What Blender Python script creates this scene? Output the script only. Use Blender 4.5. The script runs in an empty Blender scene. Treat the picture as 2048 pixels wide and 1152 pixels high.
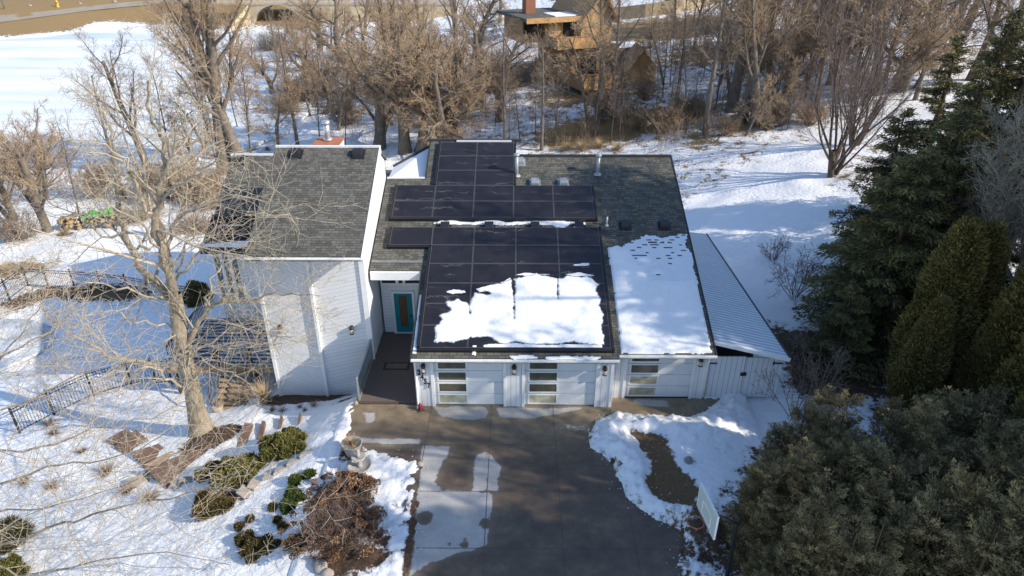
import bpy, math, random
import numpy as np
from mathutils import Vector
random.seed(7); RNG=np.random.default_rng(7)
R=math.radians; PI=math.pi
SC=bpy.context.scene; COL=SC.collection
# ------------------------------------------------------------ camera (drone)
F=1365.333; CH=16.5; CY=-20.95; PITCH=R(28.4); YAW=R(0.4)
FW=np.array([-math.sin(YAW)*math.cos(PITCH),math.cos(YAW)*math.cos(PITCH),-math.sin(PITCH)])
RT=np.array([math.cos(YAW),math.sin(YAW),0.0]); UP=np.cross(RT,FW); CAM=np.array([0,CY,CH])
def ray(px,py): return FW+RT*((px-1024)/F)-UP*((py-576)/F)
def atz(px,py,z): d=ray(px,py); return CAM+d*((z-CH)/d[2])
def aty(px,py,y): d=ray(px,py); return CAM+d*((y-CY)/d[1])
def atplane(px,py,z0,y0,s):
    d=ray(px,py); return CAM+d*((z0-CH+s*(CY-y0))/(d[2]-s*d[1]))
cd=bpy.data.cameras.new('camera'); co=bpy.data.objects.new('camera',cd); COL.objects.link(co)
co.location=CAM; co.rotation_euler=(PI/2-PITCH,0,YAW)
cd.sensor_width=36; cd.lens=24; cd.clip_end=3000; cd.clip_start=.1; SC.camera=co
# ------------------------------------------------------------ numpy noise
def _h(ix,iy,s):
    n=(ix.astype(np.int64)*374761393+iy.astype(np.int64)*668265263+s*974711)&0x7fffffff
    n=((n^(n>>13))*1274126177)&0x7fffffff
    return ((n^(n>>16))&0xffff)/65535.0
def vnoise(x,y,s=0):
    x=np.asarray(x,float); y=np.asarray(y,float)
    ix=np.floor(x).astype(int); iy=np.floor(y).astype(int); fx=x-ix; fy=y-iy
    fx=fx*fx*(3-2*fx); fy=fy*fy*(3-2*fy)
    a=_h(ix,iy,s);b=_h(ix+1,iy,s);c=_h(ix,iy+1,s);d=_h(ix+1,iy+1,s)
    return (a*(1-fx)+b*fx)*(1-fy)+(c*(1-fx)+d*fx)*fy
def fbm(x,y,s=0,o=3):
    v=0;a=.5;t=0
    for k in range(o): v=v+a*vnoise(np.asarray(x)*2**k,np.asarray(y)*2**k,s+k*17); t+=a; a*=.5
    return v/t
def sdist(poly,x,y):
    """signed distance to polygon, positive inside"""
    x=np.asarray(x,float);y=np.asarray(y,float); d=np.full(x.shape,1e9); ins=np.zeros(x.shape,bool); n=len(poly)
    for i in range(n):
        x0,y0=poly[i];x1,y1=poly[(i+1)%n]; ex=x1-x0;ey=y1-y0
        t=np.clip(((x-x0)*ex+(y-y0)*ey)/(ex*ex+ey*ey+1e-12),0,1)
        d=np.minimum(d,np.hypot(x-x0-t*ex,y-y0-t*ey))
        c=((y0>y)!=(y1>y)); 
        with np.errstate(divide='ignore',invalid='ignore'): xi=x0+(y-y0)/(y1-y0+1e-12)*ex
        ins^=c&(x<xi)
    return np.where(ins,d,-d)
def sstep(a,b,x): t=np.clip((np.asarray(x)-a)/(b-a),0,1); return t*t*(3-2*t)
# ------------------------------------------------------------ objects
def tag(o,label=None,cat=None,group=None,kind=None):
    if label: o['label']=label
    if cat: o['category']=cat
    if group: o['group']=group
    if kind: o['kind']=kind
    return o
def empty(name,loc,label=None,cat=None,group=None):
    o=bpy.data.objects.new(name,None); o.empty_display_size=.2; COL.objects.link(o); o.location=loc
    return tag(o,label,cat,group)
def link(name,me,mat,parent=None):
    o=bpy.data.objects.new(name,me); COL.objects.link(o)
    if mat and not me.materials: me.materials.append(mat)
    if parent is not None:
        o.parent=parent
        if parent.get('world_built'):
            o.location=tuple(-v for v in parent['world_built'])
    return o
def wroot(name,loc,label,cat,group=None):
    """an Empty whose parts are written in world coordinates"""
    o=empty(name,loc,label,cat,group); o['world_built']=[float(v) for v in loc]; return o
def mesh_np(name,V,Fq,smooth=False,attr=None):
    """V (n,3); Fq list of (m,k) int arrays"""
    me=bpy.data.meshes.new(name); V=np.asarray(V,np.float32)
    if not isinstance(Fq,list): Fq=[Fq]
    Fq=[np.asarray(f,np.int32) for f in Fq if len(f)]
    nl=sum(f.size for f in Fq); nf=sum(len(f) for f in Fq)
    me.vertices.add(len(V)); me.vertices.foreach_set('co',V.ravel())
    me.loops.add(nl); me.polygons.add(nf)
    me.loops.foreach_set('vertex_index',np.concatenate([f.ravel() for f in Fq]))
    tot=np.concatenate([np.full(len(f),f.shape[1],np.int32) for f in Fq]); st=np.concatenate([[0],np.cumsum(tot)[:-1]]).astype(np.int32)
    me.polygons.foreach_set('loop_start',st); me.polygons.foreach_set('loop_total',tot)
    if smooth: me.polygons.foreach_set('use_smooth',np.ones(nf,bool))
    me.update(calc_edges=True)
    for k,(nm,val) in enumerate((attr or {}).items()):
        a=me.attributes.new(nm,'FLOAT','POINT'); a.data.foreach_set('value',np.asarray(val,np.float32))
    return me
class MB:
    def __init__(s): s.v=[]; s.f=[]; s.sm=[]
    def add(s,vs,fs,smooth=False):
        b=len(s.v); s.v+= [tuple(map(float,p)) for p in vs]; s.f+=[tuple(b+i for i in f) for f in fs]; s.sm+=[smooth]*len(fs); return s
    def box(s,x0,x1,y0,y1,z0,z1):
        return s.add([(x0,y0,z0),(x1,y0,z0),(x1,y1,z0),(x0,y1,z0),(x0,y0,z1),(x1,y0,z1),(x1,y1,z1),(x0,y1,z1)],
              [(0,3,2,1),(4,5,6,7),(0,1,5,4),(1,2,6,5),(2,3,7,6),(3,0,4,7)])
    def obox(s,c,u,v,w):
        c,u,v,w=map(np.array,(c,u,v,w)); P=[c+a*u+b*v+d*w for d in(-1,1) for a,b in((-1,-1),(1,-1),(1,1),(-1,1))]
        return s.add(P,[(0,3,2,1),(4,5,6,7),(0,1,5,4),(1,2,6,5),(2,3,7,6),(3,0,4,7)])
    def bar(s,a,b,w,h):
        """rectangular bar from a to b"""
        a=np.array(a,float);b=np.array(b,float);d=b-a;L=np.linalg.norm(d);d/=L
        t=np.cross(d,(0,0,1)); t=np.array((1,0,0)) if np.linalg.norm(t)<1e-4 else t/np.linalg.norm(t); n=np.cross(t,d)
        return s.obox((a+b)/2,d*L/2,t*w/2,n*h/2)
    def slab(s,poly,t):
        """planar polygon (counter-clockwise from above) extruded down by t"""
        n=len(poly); P=[tuple(p) for p in poly]+[(p[0],p[1],p[2]-t) for p in poly]
        return s.add(P,[tuple(range(n)),tuple(range(2*n-1,n-1,-1))]+[(i,i+n,(i+1)%n+n,(i+1)%n) for i in range(n)])
    def prism(s,poly,a,b,axis='x'):
        """polygon in the two other axes extruded along axis from a to b"""
        n=len(poly); m={'x':lambda p,c:(c,p[0],p[1]),'y':lambda p,c:(p[0],c,p[1]),'z':lambda p,c:(p[0],p[1],c)}[axis]
        return s.add([m(p,a) for p in poly]+[m(p,b) for p in poly],[tuple(range(n-1,-1,-1)),tuple(range(n,2*n))]+[(i,(i+1)%n,(i+1)%n+n,i+n) for i in range(n)])
    def tube(s,pts,rad,n=8,cap=True):
        pts=[np.array(p,float) for p in pts]; k=len(pts)
        if not hasattr(rad,'__len__'): rad=[rad]*k
        d=pts[-1]-pts[0]; d/=np.linalg.norm(d)+1e-9
        e=np.cross(d,(0,0,1)); e=np.array((1.,0,0)) if np.linalg.norm(e)<.05 else e/np.linalg.norm(e)
        vs=[]
        for i,p in enumerate(pts):
            dd=pts[min(i+1,k-1)]-pts[max(i-1,0)]; dd/=np.linalg.norm(dd)+1e-9
            a=e-dd*(e@dd); a/=np.linalg.norm(a)+1e-9; b=np.cross(dd,a)
            for j in range(n): th=2*PI*j/n; vs.append(p+(a*math.cos(th)+b*math.sin(th))*rad[i])
        fs=[(i*n+j,i*n+(j+1)%n,(i+1)*n+(j+1)%n,(i+1)*n+j) for i in range(k-1) for j in range(n)]
        if cap: fs+= [tuple(range(n-1,-1,-1)),tuple((k-1)*n+j for j in range(n))]
        return s.add(vs,fs,True)
    def lathe(s,prof,c=(0,0,0),n=16,sq=1.0):
        vs=[(c[0]+r*math.cos(2*PI*j/n),c[1]+r*math.sin(2*PI*j/n)*sq,c[2]+z) for r,z in prof for j in range(n)]
        k=len(prof); fs=[(i*n+j,i*n+(j+1)%n,(i+1)*n+(j+1)%n,(i+1)*n+j) for i in range(k-1) for j in range(n)]
        fs+=[tuple(range(n-1,-1,-1)),tuple((k-1)*n+j for j in range(n))]
        return s.add(vs,fs,True)
    def mesh(s,name,uv=True):
        me=bpy.data.meshes.new(name); me.from_pydata(s.v,[],s.f); me.update()
        me.polygons.foreach_set('use_smooth',s.sm)
        if uv:
            ul=me.uv_layers.new(name='UVMap'); Z=Vector((0,0,1))
            for p in me.polygons:
                n=p.normal; t=Z.cross(n)
                t=Vector((1,0,0)) if t.length<.02 else t.normalized()
                b=n.cross(t)
                for li in p.loop_indices:
                    c=me.vertices[me.loops[li].vertex_index].co; ul.data[li].uv=(c.dot(t),c.dot(b))
        return me
    def build(s,name,mat,parent=None,bevel=0):
        o=link(name,s.mesh(name),mat,parent)
        if bevel:
            m=o.modifiers.new('bevel','BEVEL'); m.width=bevel; m.segments=2; m.limit_method='ANGLE'
        return o
def copy_tree(o,parent=None):
    c=o.copy(); COL.objects.link(c); c.parent=parent
    for ch in o.children: copy_tree(ch,c)
    return c
# ------------------------------------------------------------ materials
M={}
class NT:
    def __init__(s,name):
        s.m=bpy.data.materials.new(name); s.m.use_nodes=True; s.t=s.m.node_tree; s.n=s.t.nodes; s.l=s.t.links
        s.p=s.n['Principled BSDF']; M[name]=s.m
    def new(s,ty,**k):
        n=s.n.new(ty)
        for a,b in k.items(): setattr(n,a,b)
        return n
    def lk(s,a,b): s.l.new(a,b)
    def put(s,sock,v):
        if hasattr(v,'is_linked') or hasattr(v,'links'): s.lk(v,sock)
        else: sock.default_value=v
    def math(s,op,a,b=None,c=None,clamp=False):
        n=s.new('ShaderNodeMath',operation=op,use_clamp=clamp)
        for i,v in enumerate((a,b,c)):
            if v is not None: s.put(n.inputs[i],v)
        return n.outputs[0]
    def mix(s,f,a,b,mode='MIX'):
        n=s.new('ShaderNodeMix',data_type='RGBA',blend_type=mode); s.put(n.inputs[0],f)
        for i,v in ((6,a),(7,b)): s.put(n.inputs[i],v if not isinstance(v,tuple) else (*v[:3],1))
        return n.outputs[2]
    def obj(s): return s.new('ShaderNodeTexCoord').outputs['Object']
    def uv(s): return s.new('ShaderNodeTexCoord').outputs['UV']
    def pos(s): return s.new('ShaderNodeNewGeometry').outputs['Position']
    def noise(s,vec,scale,detail=4,rough=.55,col=False):
        n=s.new('ShaderNodeTexNoise'); n.inputs['Scale'].default_value=scale; n.inputs['Detail'].default_value=detail; n.inputs['Roughness'].default_value=rough
        if vec is not None: s.lk(vec,n.inputs['Vector'])
        return n.outputs['Color' if col else 'Fac']
    def mapping(s,vec,scale=(1,1,1),rot=(0,0,0)):
        n=s.new('ShaderNodeMapping'); n.inputs['Scale'].default_value=scale; n.inputs['Rotation'].default_value=rot; s.lk(vec,n.inputs['Vector']); return n.outputs[0]
    def ramp(s,f,stops):
        n=s.new('ShaderNodeValToRGB'); e=n.color_ramp.elements
        while len(e)<len(stops): e.new(.5)
        for i,(p,c) in enumerate(stops): e[i].position=p; e[i].color=(*c,1) if len(c)==3 else c
        s.put(n.inputs[0],f); return n.outputs[0]
    def mr(s,v,a,b,c=0,d=1):
        n=s.new('ShaderNodeMapRange'); s.put(n.inputs[0],v)
        for i,k in zip((1,2,3,4),(a,b,c,d)): n.inputs[i].default_value=k
        return n.outputs[0]
    def attr(s,nm): 
        n=s.new('ShaderNodeAttribute'); n.attribute_name=nm; return n.outputs['Fac']
    def bump(s,h,strength=.5,dist=.02):
        n=s.new('ShaderNodeBump'); n.inputs['Strength'].default_value=strength; n.inputs['Distance'].default_value=dist; s.put(n.inputs['Height'],h)
        s.lk(n.outputs[0],s.p.inputs['Normal']); return s
    def col(s,c): s.put(s.p.inputs['Base Color'],c if not isinstance(c,tuple) else (*c[:3],1)); return s
    def rough(s,r): s.put(s.p.inputs['Roughness'],r); return s
    def metal(s,r): s.p.inputs['Metallic'].default_value=r; return s
def simple(name,c,rough=.7,var=.25,scale=6,metal=0,bump=.15,dist=.01):
    t=NT(name); o=t.obj(); n=t.noise(o,scale,5)
    lo=tuple(x*(1-var) for x in c); hi=tuple(min(1,x*(1+var)) for x in c)
    t.col(t.ramp(n,[(.3,lo),(.7,hi)])).rough(rough).metal(metal)
    if bump: t.bump(t.noise(o,scale*6,3),bump,dist)
    return t
def boards(name,c,pitch,rot,groove=.07,dark=.55,var=.06,rough=.6):
    """painted boards; grooves real dark joints. rot turns the board direction in the face's own metric UV"""
    t=NT(name); uv=t.mapping(t.uv(),rot=(0,0,rot)); sp=t.new('ShaderNodeSeparateXYZ'); t.lk(uv,sp.inputs[0])
    q=t.math('DIVIDE',sp.outputs[1],pitch); fr=t.math('FRACT',q); g=t.math('LESS_THAN',fr,groove)
    idx=t.math('FLOOR',q); wn=t.new('ShaderNodeTexWhiteNoise',noise_dimensions='1D'); t.lk(idx,wn.inputs['W'])
    n=t.noise(t.obj(),3,5); k=t.math('ADD',t.math('MULTIPLY',t.math('SUBTRACT',wn.outputs[0],.5),var),t.math('MULTIPLY',t.math('SUBTRACT',n,.5),var*1.6))
    k=t.math('ADD',k,1.0); k=t.math('MULTIPLY',k,t.math('SUBTRACT',1,t.math('MULTIPLY',g,1-dark)))
    cm=t.new('ShaderNodeVectorMath',operation='SCALE'); cm.inputs[0].default_value=c; t.lk(k,cm.inputs['Scale'])
    t.lk(cm.outputs[0],t.p.inputs['Base Color']); t.rough(rough)
    # lap profile
    t.bump(t.math('SUBTRACT',fr,t.math('MULTIPLY',g,1.0)),.5,.012); return t
def shingle(name,a,b,mort,row=.13,w=.27):
    t=NT(name); uv=t.uv(); bt=t.new('ShaderNodeTexBrick'); t.lk(uv,bt.inputs['Vector'])
    bt.inputs['Scale'].default_value=1; bt.inputs['Brick Width'].default_value=w; bt.inputs['Row Height'].default_value=row
    bt.inputs['Mortar Size'].default_value=.011; bt.inputs['Mortar Smooth'].default_value=.3; bt.inputs['Bias'].default_value=0
    bt.offset=.37; bt.squash=.7; bt.squash_frequency=3
    bt.inputs['Color1'].default_value=(*a,1); bt.inputs['Color2'].default_value=(*b,1); bt.inputs['Mortar'].default_value=(*mort,1)
    n=t.noise(uv,1.3,5); n2=t.noise(uv,40,2)
    c=t.mix(1.0,bt.outputs[0],t.ramp(n,[(.25,(.85,.85,.86)),(.75,(1.13,1.13,1.12))]),'MULTIPLY')
    c=t.mix(1.0,c,t.ramp(n2,[(.2,(.7,.7,.7)),(.8,(1.3,1.3,1.3))]),'MULTIPLY')
    t.col(c).rough(.9).bump(t.math('SUBTRACT',n2,t.math('MULTIPLY',bt.outputs['Fac'],1.5)),.6,.012)
    return t
WHITE=(.74,.75,.77)
boards('white_diag_down',WHITE,.17,R(28)); boards('white_diag_up',WHITE,.17,R(-14))
boards('white_horizontal',WHITE,.16,0); boards('white_vertical',WHITE,.2,R(90),groove=.1)
simple('white_trim',(.8,.8,.8),.5,.05,4); simple('white_door',(.72,.74,.76),.45,.04,3)
simple('gutter_white',(.78,.78,.76),.4,.08,8)
shingle('shingle',(.072,.07,.062),(.15,.147,.13),(.035,.034,.03))
shingle('shingle_green',(.066,.065,.056),(.14,.137,.118),(.03,.03,.026))
shingle('shingle_shaded',(.02,.022,.03),(.04,.042,.05),(.012,.012,.014))  # last one: bay roof shingles with the tall block's shade put into the colour
simple('black_metal',(.018,.018,.02),.45,.2,10); simple('dark_trim',(.03,.03,.033),.6,.2,6)
simple('grey_metal',(.33,.36,.38),.45,.15,8,metal=.3); simple('galvanised',(.6,.62,.64),.35,.12,10,metal=.7)
simple('orange_metal',(.42,.14,.05),.55,.25,6)
simple('teal_paint',(.004,.2,.25),.45,.1,5); simple('red_paint',(.3,.012,.03),.4,.15,8)
simple('brown_mat',(.05,.032,.025),.95,.4,30,bump=.5); simple('mat_field',(.16,.12,.1),.95,.4,40,bump=.5)
simple('wood_grey',(.24,.2,.165),.8,.3,8); simple('wood_tan',(.36,.25,.15),.8,.25,7); simple('wood_dark',(.06,.048,.042),.8,.3,8)
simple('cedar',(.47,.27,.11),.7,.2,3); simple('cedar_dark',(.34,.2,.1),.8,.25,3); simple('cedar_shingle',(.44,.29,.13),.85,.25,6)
simple('brick_red',(.24,.1,.06),.85,.3,9); simple('concrete_tan',(.5,.4,.25),.85,.15,1.2)
simple('stone_grey',(.3,.28,.26),.85,.3,6,bump=.5,dist=.03); simple('stone_tan',(.42,.36,.3),.85,.2,5,bump=.3)
simple('cast_stone',(.4,.38,.35),.85,.25,9,bump=.4); simple('yellow_paint',(.6,.4,.03),.5,.15,8)
simple('green_tarp',(.05,.3,.035),.5,.2,5); simple('plywood',(.4,.26,.15),.75,.2,3); simple('log_end',(.33,.24,.13),.85,.35,9)
simple('plastic_white',(.68,.72,.72),.35,.05,6)
def glassy(name,c,rough=.08,var=.4,scale=3):
    t=NT(name); n=t.noise(t.obj(),scale,3); t.col(t.ramp(n,[(.3,tuple(x*(1-var) for x in c)),(.7,tuple(x*(1+var) for x in c))])).rough(rough); t.p.inputs['IOR'].default_value=1.5; return t
glassy('garage_glass',(.11,.1,.075),.12,.35,2.2); glassy('garage_glass_light',(.42,.4,.28),.2,.35,4); glassy('window_glass',(.12,.17,.17),.04,.5,1.5)
glassy('door_glass',(.13,.08,.045),.25,.3,30); glassy('dark_glass',(.025,.025,.028),.06); glassy('lamp_glass',(.55,.5,.42),.2,.2)
t=NT('rail_glass'); t.col((.35,.42,.43)).rough(.08); t.p.inputs['Transmission Weight'].default_value=.85; t.p.inputs['IOR'].default_value=1.1
# solar glass with cell lines and melt-water smears
t=NT('solar_glass'); uv=t.uv(); sp=t.new('ShaderNodeSeparateXYZ'); t.lk(uv,sp.inputs[0])
gx=t.math('LESS_THAN',t.math('FRACT',t.math('DIVIDE',sp.outputs[0],.083)),.1); 
ob=t.obj(); gm=t.pos(); w=t.noise(t.mapping(gm,scale=(1,1.6,1)),1.1,6,.6,col=True)
mx=t.new('ShaderNodeVectorMath',operation='ADD'); sc=t.new('ShaderNodeVectorMath',operation='SCALE'); t.lk(w,sc.inputs[0]); sc.inputs['Scale'].default_value=.9; t.lk(gm,mx.inputs[0]); t.lk(sc.outputs[0],mx.inputs[1])
wv=t.new('ShaderNodeTexWave',wave_type='BANDS',bands_direction='Y'); wv.inputs['Scale'].default_value=.55; wv.inputs['Distortion'].default_value=5; wv.inputs['Detail'].default_value=3; t.lk(mx.outputs[0],wv.inputs['Vector'])
ridge=t.mr(wv.outputs['Fac'],.93,1.0); patch=t.mr(t.noise(gm,.8,3),.5,.68); fine=t.mr(t.noise(gm,22,3),.35,.7)
sm=t.math('MULTIPLY',t.math('MULTIPLY',ridge,patch),t.math('MULTIPLY',fine,.42))
c=t.mix(gx,(.0175,.0165,.021),(.031,.0295,.035)); n2=t.noise(gm,1.5,4); c=t.mix(1.0,c,t.ramp(n2,[(.3,(.75,.75,.8)),(.7,(1.35,1.3,1.3))]),'MULTIPLY'); c=t.mix(sm,c,(.4,.38,.36)); t.col(c); t.rough(t.mr(sm,0,.4,.28,.8))
simple('solar_frame',(.105,.1,.105),.4,.1,8,metal=.3); simple('solar_skirt',(.014,.014,.016),.5,.2,6)
# snow for roofs
def snowmat(name,base=(.86,.87,.89),bs=14,strength=.5):
    t=NT(name); p=t.pos(); n=t.noise(p,bs,5,.6); t.col(t.ramp(t.noise(p,2.5,4),[(.3,tuple(x*.96 for x in base)),(.7,base)])).rough(.75); t.bump(n,strength,.03); return t
snowmat('roof_snow'); snowmat('thin_snow',(.75,.79,.85),30,.6)
# ------------------------------------------------------------ terrain
CP=[(-6.4,.3,-.1),(-6.35,-2.2,-.02),(-3.4,-3,.0),(-3.2,-6,.0),(-3.1,-9,.0),(-5,-5,-.12),(-5,-9,-.15),(0,0,-.05),(0,-8,-.05),(5,-6,-.03),(4,-2,-.03),
(-8,2.9,-1.78),(-10.4,2.8,-1.86),(-6.6,2.6,-1.45),(-12.6,3.0,-2.5),(-6.9,1.2,-.7),(-8,.2,-.95),(-10,.2,-1.45),(-12.4,.4,-1.85),(-7.4,-1.5,-.3),
(-8,-3,-.45),(-8,-6,-.5),(-11,-3,-1.25),(-11,-7,-1.1),(-14,-2,-2.0),(-14,-7,-1.7),(-18,-2,-2.5),(-18,-9,-2.2),(-15,4,-2.8),(-18,3,-3),(-18,8,-3),(-26,0,-3.1),(-26,8,-3.2),(-26,15,-2.8),(-20,13,-2.7),(-16,16,-2.6),(-12,14,-2.5),(-30,20,-3.2),(-40,5,-3.4),(-36,32,-4.2),
(0,16,-2.5),(8,15,-1.2),(12,10,-.4),(12,4,-.1),(12,0,0),(9,-4,.05),(8,-9,.1),(14,-8,.2),(18,0,.4),(20,8,.35),(16,20,-.4),(25,15,.8),(30,30,1),(40,10,2),
(-10,24,-3.8),(0,25,-3.9),(0,36,-4.1),(-15,36,-4.7),(-24,40,-4.8),(10,30,-2.4),(16,38,-1.0),(23,30,.1),(10,48,-1.6),(0,50,-2.6),(1,58,-1.2),(15,58,0),(30,55,2.2),(45,60,4),(30,80,3.5),(10,80,1.8),(0,80,0),(-12,60,-4.4),(-10,90,-3.8),(-15,75,-4.4),
(22,114,4),(40,130,6),(70,90,8),(70,40,5),(70,200,11),(0,130,0),(10,200,4),(-25,150,-4),(-25,250,2),
(-110,132,-4),(-110,145,-1.5),(-110,170,-.5),(-86,152,-4),(-86,160,-1.5),(-86,185,0),(-65,152,-4),(-55,158,-1.5),(-48,158,-1.5),(-60,160,-1),(-60,200,1),(-160,100,-2),(-160,170,1),(-100,260,4),(-200,260,5),(-40,320,6),(120,320,14),(-60,60,-6),(-60,100,-6),(-90,90,-6),(-40,110,-6),(-100,40,-5),(-60,20,-4),(-100,0,-4),(-60,-30,-3),(0,-30,0),(40,-30,1),(100,-30,3),(120,60,9),(120,160,13)]
CP=np.array(CP,float)
def _phi(r): return np.sqrt(r*r+1.2)
_A=_phi(np.hypot(CP[:,None,0]-CP[None,:,0],CP[:,None,1]-CP[None,:,1])); _A=_A+np.eye(len(CP))*-.02
_B=np.block([[_A,np.ones((len(CP),1))],[np.ones((1,len(CP))),np.zeros((1,1))]])
_W=np.linalg.solve(_B,np.append(CP[:,2],0))
def hsmooth(x,y):
    x=np.asarray(x,float);y=np.asarray(y,float); o=np.full(x.shape,_W[-1])
    for (a,b,_),w in zip(CP,_W[:-1]): o=o+w*_phi(np.hypot(x-a,y-b))
    return o
LAKE=[tuple(atz(px,py,-5)[:2]) for px,py in [(-500,105),(-200,92),(0,76),(100,70),(200,54),(300,49),(450,53),(560,56),(640,58),(700,64),(660,110),(620,170),(600,220),(560,255),(480,285),(300,320),(140,345),(0,360),(-300,380)]]
# driveway outline: everything the concrete shows; its slab runs a little under the snow
DRIVE=[(-6.2,.12),(7.9,.5),(7.3,-.3),(6.4,-.55),(5.2,-.5),(3.9,-.35),(3.0,-.95),(2.65,-1.7),(2.75,-2.4),(3.35,-3.2),(3.45,-4.0),(3.7,-4.9),(4.3,-5.6),(5.0,-6.0),(5.1,-6.5),(4.7,-7.3),(4.6,-9.5),(4.6,-14),(-2.95,-14),(-3.0,-7.8),(-3.15,-3.3),(-3.35,-2.9),(-4.3,-2.75),(-5.2,-2.6),(-5.9,-2.2),(-6.15,-2.0)]
ISLE=[(4.15,-1.55),(5.3,-1.5),(5.55,-2.6),(5.75,-3.5),(6.0,-4.6),(5.7,-5.15),(4.7,-4.9),(4.3,-4.2),(4.6,-3.4),(4.55,-2.6)]   # thawed patch inside the snow bank
def lakedrop(x,y,h):
    s=sdist(LAKE,x,y); return h*(1-sstep(1,7,s))+np.minimum(h,-5.8)*sstep(1,7,s)
def height(x,y,fine=True):
    x=np.asarray(x,float);y=np.asarray(y,float); h=lakedrop(x,y,hsmooth(x,y))
    near=np.hypot((x+2)/22,(y+1)/16)
    h=h+(fbm(x*.5,y*.5,3)-.5)*.22*np.where(y>14,2.0,1)
    s=sdist(DRIVE,x,y)+(fbm(x*2.2,y*2.2,5)-.5)*.32
    nr=(x>-6.6)&(x<9)&(y<1.0)
    lump=fbm(x*3.5,y*3.5,11,4); lump2=fbm(x*9,y*9,31,3)
    bank=sstep(0,-.5,s)*(.07+.16*np.maximum(0,lump-.3)*(sstep(-3.2,-.2,s)))
    # ploughed ridge round the thawed patch on the right
    rg=np.exp(-((np.abs(-s-.75))/.7)**2)*((x>2)&(y>-7))*(.30+.25*(lump-.5))
    i=sdist(ISLE,x,y)+(fbm(x*2.5,y*2.5,8)-.5)*.5
    hb=h+bank+np.where(s<0,rg,0)+(lump2-.5)*.17*sstep(-3.5,-.1,s)*(s<0)+(fbm(x*5,y*5,93,2)-.5)*.12*sstep(-2.5,-.1,s)*(s<0)
    hb=np.where(i>-.3,hb*(1-sstep(-.3,.15,i))+.004*sstep(-.3,.15,i),hb)
    inside=np.where(s>0,-.16*sstep(0,.12,s),0)
    hn=np.where(s>0,np.minimum(hb,.0)+inside-.03,np.maximum(hb, np.where(x>2.4,.015,-9)))
    h=np.where(nr,hn,h+np.where(near<1,(lump-.5)*.07+(lump2-.5)*.035,0))
    # under the walkway and the house keep the ground down
    u=(x>-6.15)&(x<7.3)&(y>.1)&(y<15.5)
    h=np.where(u,np.minimum(h,-.25),h)
    return h
def graded(lo,hi,dense,step,mid,mstep,g=1.09):
    a=np.arange(dense[0],dense[1]+1e-6,step); l=[];v=dense[0];s=step
    while v>mid[0]: s=min(s*1.12,mstep); v-=s; l.append(v)
    while v>lo: s*=g; v-=s; l.append(v)
    r=[];v=dense[1];s=step
    while v<mid[1]: s=min(s*1.12,mstep); v+=s; r.append(v)
    while v<hi: s*=g; v+=s; r.append(v)
    return np.array(l[::-1]+list(a)+r)
gx=graded(-420,420,(-15,8.5),.1,(-42,42),.5); gy=graded(-60,700,(-8.6,3.4),.1,(-20,60),.5)
XX,YY=np.meshgrid(gx,gy); ZZ=height(XX,YY)
def hgrid(x,y):
    x=np.asarray(x,float);y=np.asarray(y,float)
    i=np.clip(np.searchsorted(gx,x)-1,0,len(gx)-2); j=np.clip(np.searchsorted(gy,y)-1,0,len(gy)-2)
    u=(x-gx[i])/(gx[i+1]-gx[i]); v=(y-gy[j])/(gy[j+1]-gy[j])
    return (ZZ[j,i]*(1-u)+ZZ[j,i+1]*u)*(1-v)+(ZZ[j+1,i]*(1-u)+ZZ[j+1,i+1]*u)*v
def gz(x,y): return float(hgrid(x,y))
def at(px,py):
    """the point of the ground seen at a pixel of the photograph"""
    d=ray(px,py); T=np.concatenate([np.linspace(12,80,500),np.linspace(80.5,420,700)])
    P=CAM[None]+d[None]*T[:,None]; hh=hgrid(P[:,0],P[:,1]); k=int(np.argmax(P[:,2]<hh)); lo,hi=T[max(k-1,0)],T[k]
    for _ in range(12):
        m=(lo+hi)/2; p=CAM+d*m
        if p[2]<gz(p[0],p[1]): hi=m
        else: lo=m
    return CAM+d*hi
nx,ny=len(gx),len(gy); I=(np.arange(ny-1)[:,None]*nx+np.arange(nx-1)[None]).ravel()
GF=np.stack([I,I+1,I+nx+1,I+nx],1)
# what lies bare: leaf litter / mulch (bare) and dry grass (tan)
bare=np.zeros(XX.shape); tan=np.zeros(XX.shape)
wood=sstep(18,26,YY)*sstep(-22,-10,XX)*(1-sstep(150,170,YY)); lawn=sstep(0,3,sdist([(7.5,8),(10.5,-1),(13,-2),(14,6),(20,20),(28,34),(22,36),(17,31),(12,27),(8,20)],XX,YY))
bare+=wood*.40*(1-lawn); bare+=sstep(15,20,YY)*sstep(40,20,YY)*sstep(6,10,XX)*.12*(1-lawn)
tan+=wood*.5
far=sstep(-3,3,-sdist(LAKE,XX,YY))*sstep(118,126,YY+ .25*np.maximum(0,XX+100))*(1-sstep(-48,-38,XX)); bare+=far*1.2; tan+=far*1.1
def patch(px,py,r,amt=1.0,tn=0.0,el=1.0):
    global bare,tan
    p=at(px,py); d=np.hypot((XX-p[0])/el,YY-p[1]); k=np.exp(-(d/r)**2); bare+=amt*k; tan+=tn*k
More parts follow.
